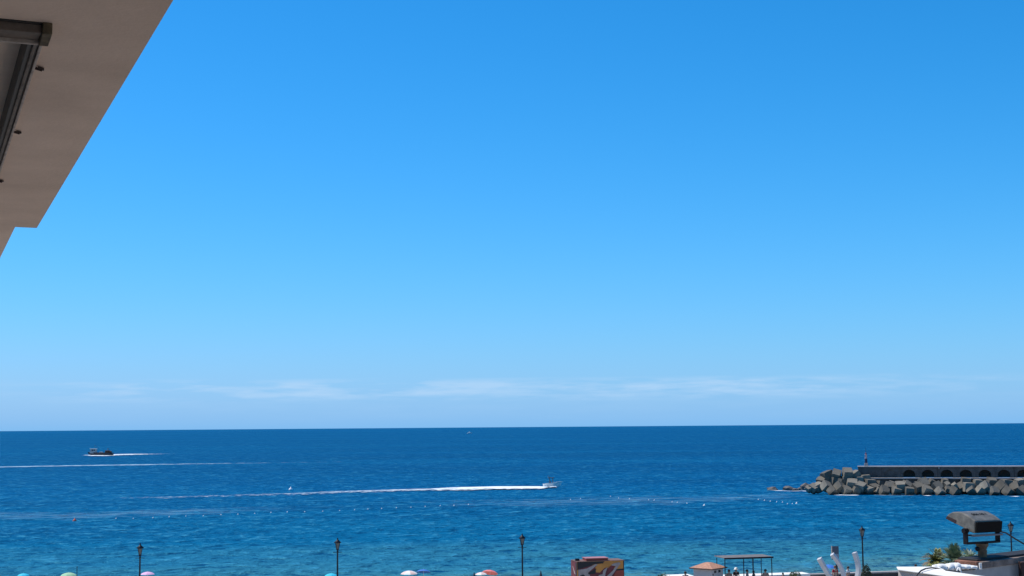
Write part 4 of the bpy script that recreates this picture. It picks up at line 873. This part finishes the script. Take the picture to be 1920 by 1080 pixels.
# housing profile in (along adir, z), from photograph pixels of the near side face
HW = 44 * mpp / U / 2
near0 = at_y(1828, 975, FD) - Vector((pf.x, pf.y, HZ))
def prof(px, py): return ((1828 - px) * mpp / U, (975 - py) * mpp)
PR = [prof(*p_) for p_ in ((1828, 975), (1818, 967.5), (1807, 962), (1798, 960.8), (1790, 962), (1783, 966), (1777.5, 973), (1781, 976.5), (1795, 982.5), (1807, 987.5), (1815, 993.5), (1826, 996.5))]
org = ZU * near0.z - wdir * HW - adir * .11
P3 = [org + adir * a + ZU * z for a, z in PR]
q = MB(); q.prism(P3, wdir * HW * 2); hs_ = q.build('housing', M_fgrey, fl, bevel=.012)
bt = P3[0]; bb = P3[-1]
q = MB(); q.prism([bt - ZU * .012 + wdir * .012 - adir * .006, bb + ZU * .006 + wdir * .012 - adir * .006, bb + ZU * .006 + wdir * (2 * HW - .012) - adir * .006, bt - ZU * .012 + wdir * (2 * HW - .012) - adir * .006], -adir * .03); q.build('rear_cover', M_fblk, fl, bevel=.004)
l0, l1 = P3[6], P3[9]; q = MB(); dnn = (l1 - l0).normalized().cross(wdir); q.prism([l0 + wdir * .02, l1 + wdir * .02, l1 + wdir * (2 * HW - .02), l0 + wdir * (2 * HW - .02)], dnn * .006 if dnn.z < 0 else -dnn * .006); q.build('lens', M_glassd, fl)
sidep = [(1781.5, 969.5), (1797, 976), (1795, 982), (1778.5, 974)]; q = MB(); q.prism([org + adir * prof(*p_)[0] + ZU * prof(*p_)[1] - wdir * .004 for p_ in sidep], wdir * .003); q.build('side_vent', mat('side_vent_dark', (.03, .012, .012), .7), fl)
q = MB(); q.box(org + wdir * (HW + .02) + adir * .08 + ZU * (PR[-1][1] - .028), (2 * HW + .05, .12, .022), Mx); q.build('hinge_bar', M_steel, fl, bevel=.004)
# worn lettering on the lid
fc_ = bpy.data.curves.new('lettering', 'FONT'); fc_.body = 'S06.10.1'; fc_.size = .072; fc_.extrude = .001; fc_.align_x = 'CENTER'; fc_.align_y = 'CENTER'
to = bpy.data.objects.new('lettering', fc_); sc.collection.objects.link(to); dg = bpy.context.evaluated_depsgraph_get(); me = bpy.data.meshes.new_from_object(to.evaluated_get(dg)); bpy.data.objects.remove(to)
to = bpy.data.objects.new('lettering', me); sc.collection.objects.link(to); to.parent = fl; me.materials.clear(); me.materials.append(M_fblk)
s1, s2 = P3[1], P3[2]; tdir = (s2 - s1).normalized(); nrm = wdir.cross(tdir).normalized(); nrm = nrm if nrm.z > 0 else -nrm
mm = Matrix((wdir, tdir, nrm)).transposed().to_4x4(); mm.translation = s1.lerp(s2, .35) + wdir * HW + nrm * .004; to.matrix_local = mm
# cable from the floodlight to the right
q0 = wdir * HWB + ZU * (ph + leg_h - .05); A = Vector((pf.x, pf.y, HZ)) + q0
q = MB(); q.tube([q0, at_y(1886, 999, FD + .3) - Vector((pf.x, pf.y, HZ)), at_y(1903, 1010, FD + .4) - Vector((pf.x, pf.y, HZ)), at_y(1922, 1021, FD + .5) - Vector((pf.x, pf.y, HZ)), at_y(1990, 1058, FD + .5) - Vector((pf.x, pf.y, HZ))], .0095, 6); q.build('power_cable', M_cable, fl)
# white canopy at the far right
cc = at_y(1948, 1020, 19.5); cz = HZ; ue = empty('roof_parasol', (cc.x, cc.y, RZ), 0, 'white pyramid canopy on the neighbouring roof beside the hut', 'canopy')
hw_ = 52 * 19.5 / F; ez = at_y(1900, 1053, 19.5).z - RZ; tz = cc.z - RZ; q = MB(); q.add([(-hw_, -hw_, ez), (hw_, -hw_, ez), (hw_, hw_, ez), (-hw_, hw_, ez), (0, 0, tz)], [(0, 1, 4), (1, 2, 4), (2, 3, 4), (3, 0, 4)]); o = q.build('canopy', M_cloth, ue); o.modifiers.new('solid', 'SOLIDIFY').thickness = .01
MB().tube([(0, 0, 0), (0, 0, tz)], .025, 8).build('pole', M_pole, ue)
MB().lathe([(.25, 0), (.25, .06), (.04, .1), (.04, .3)], n=14).build('base', M_gw, ue)
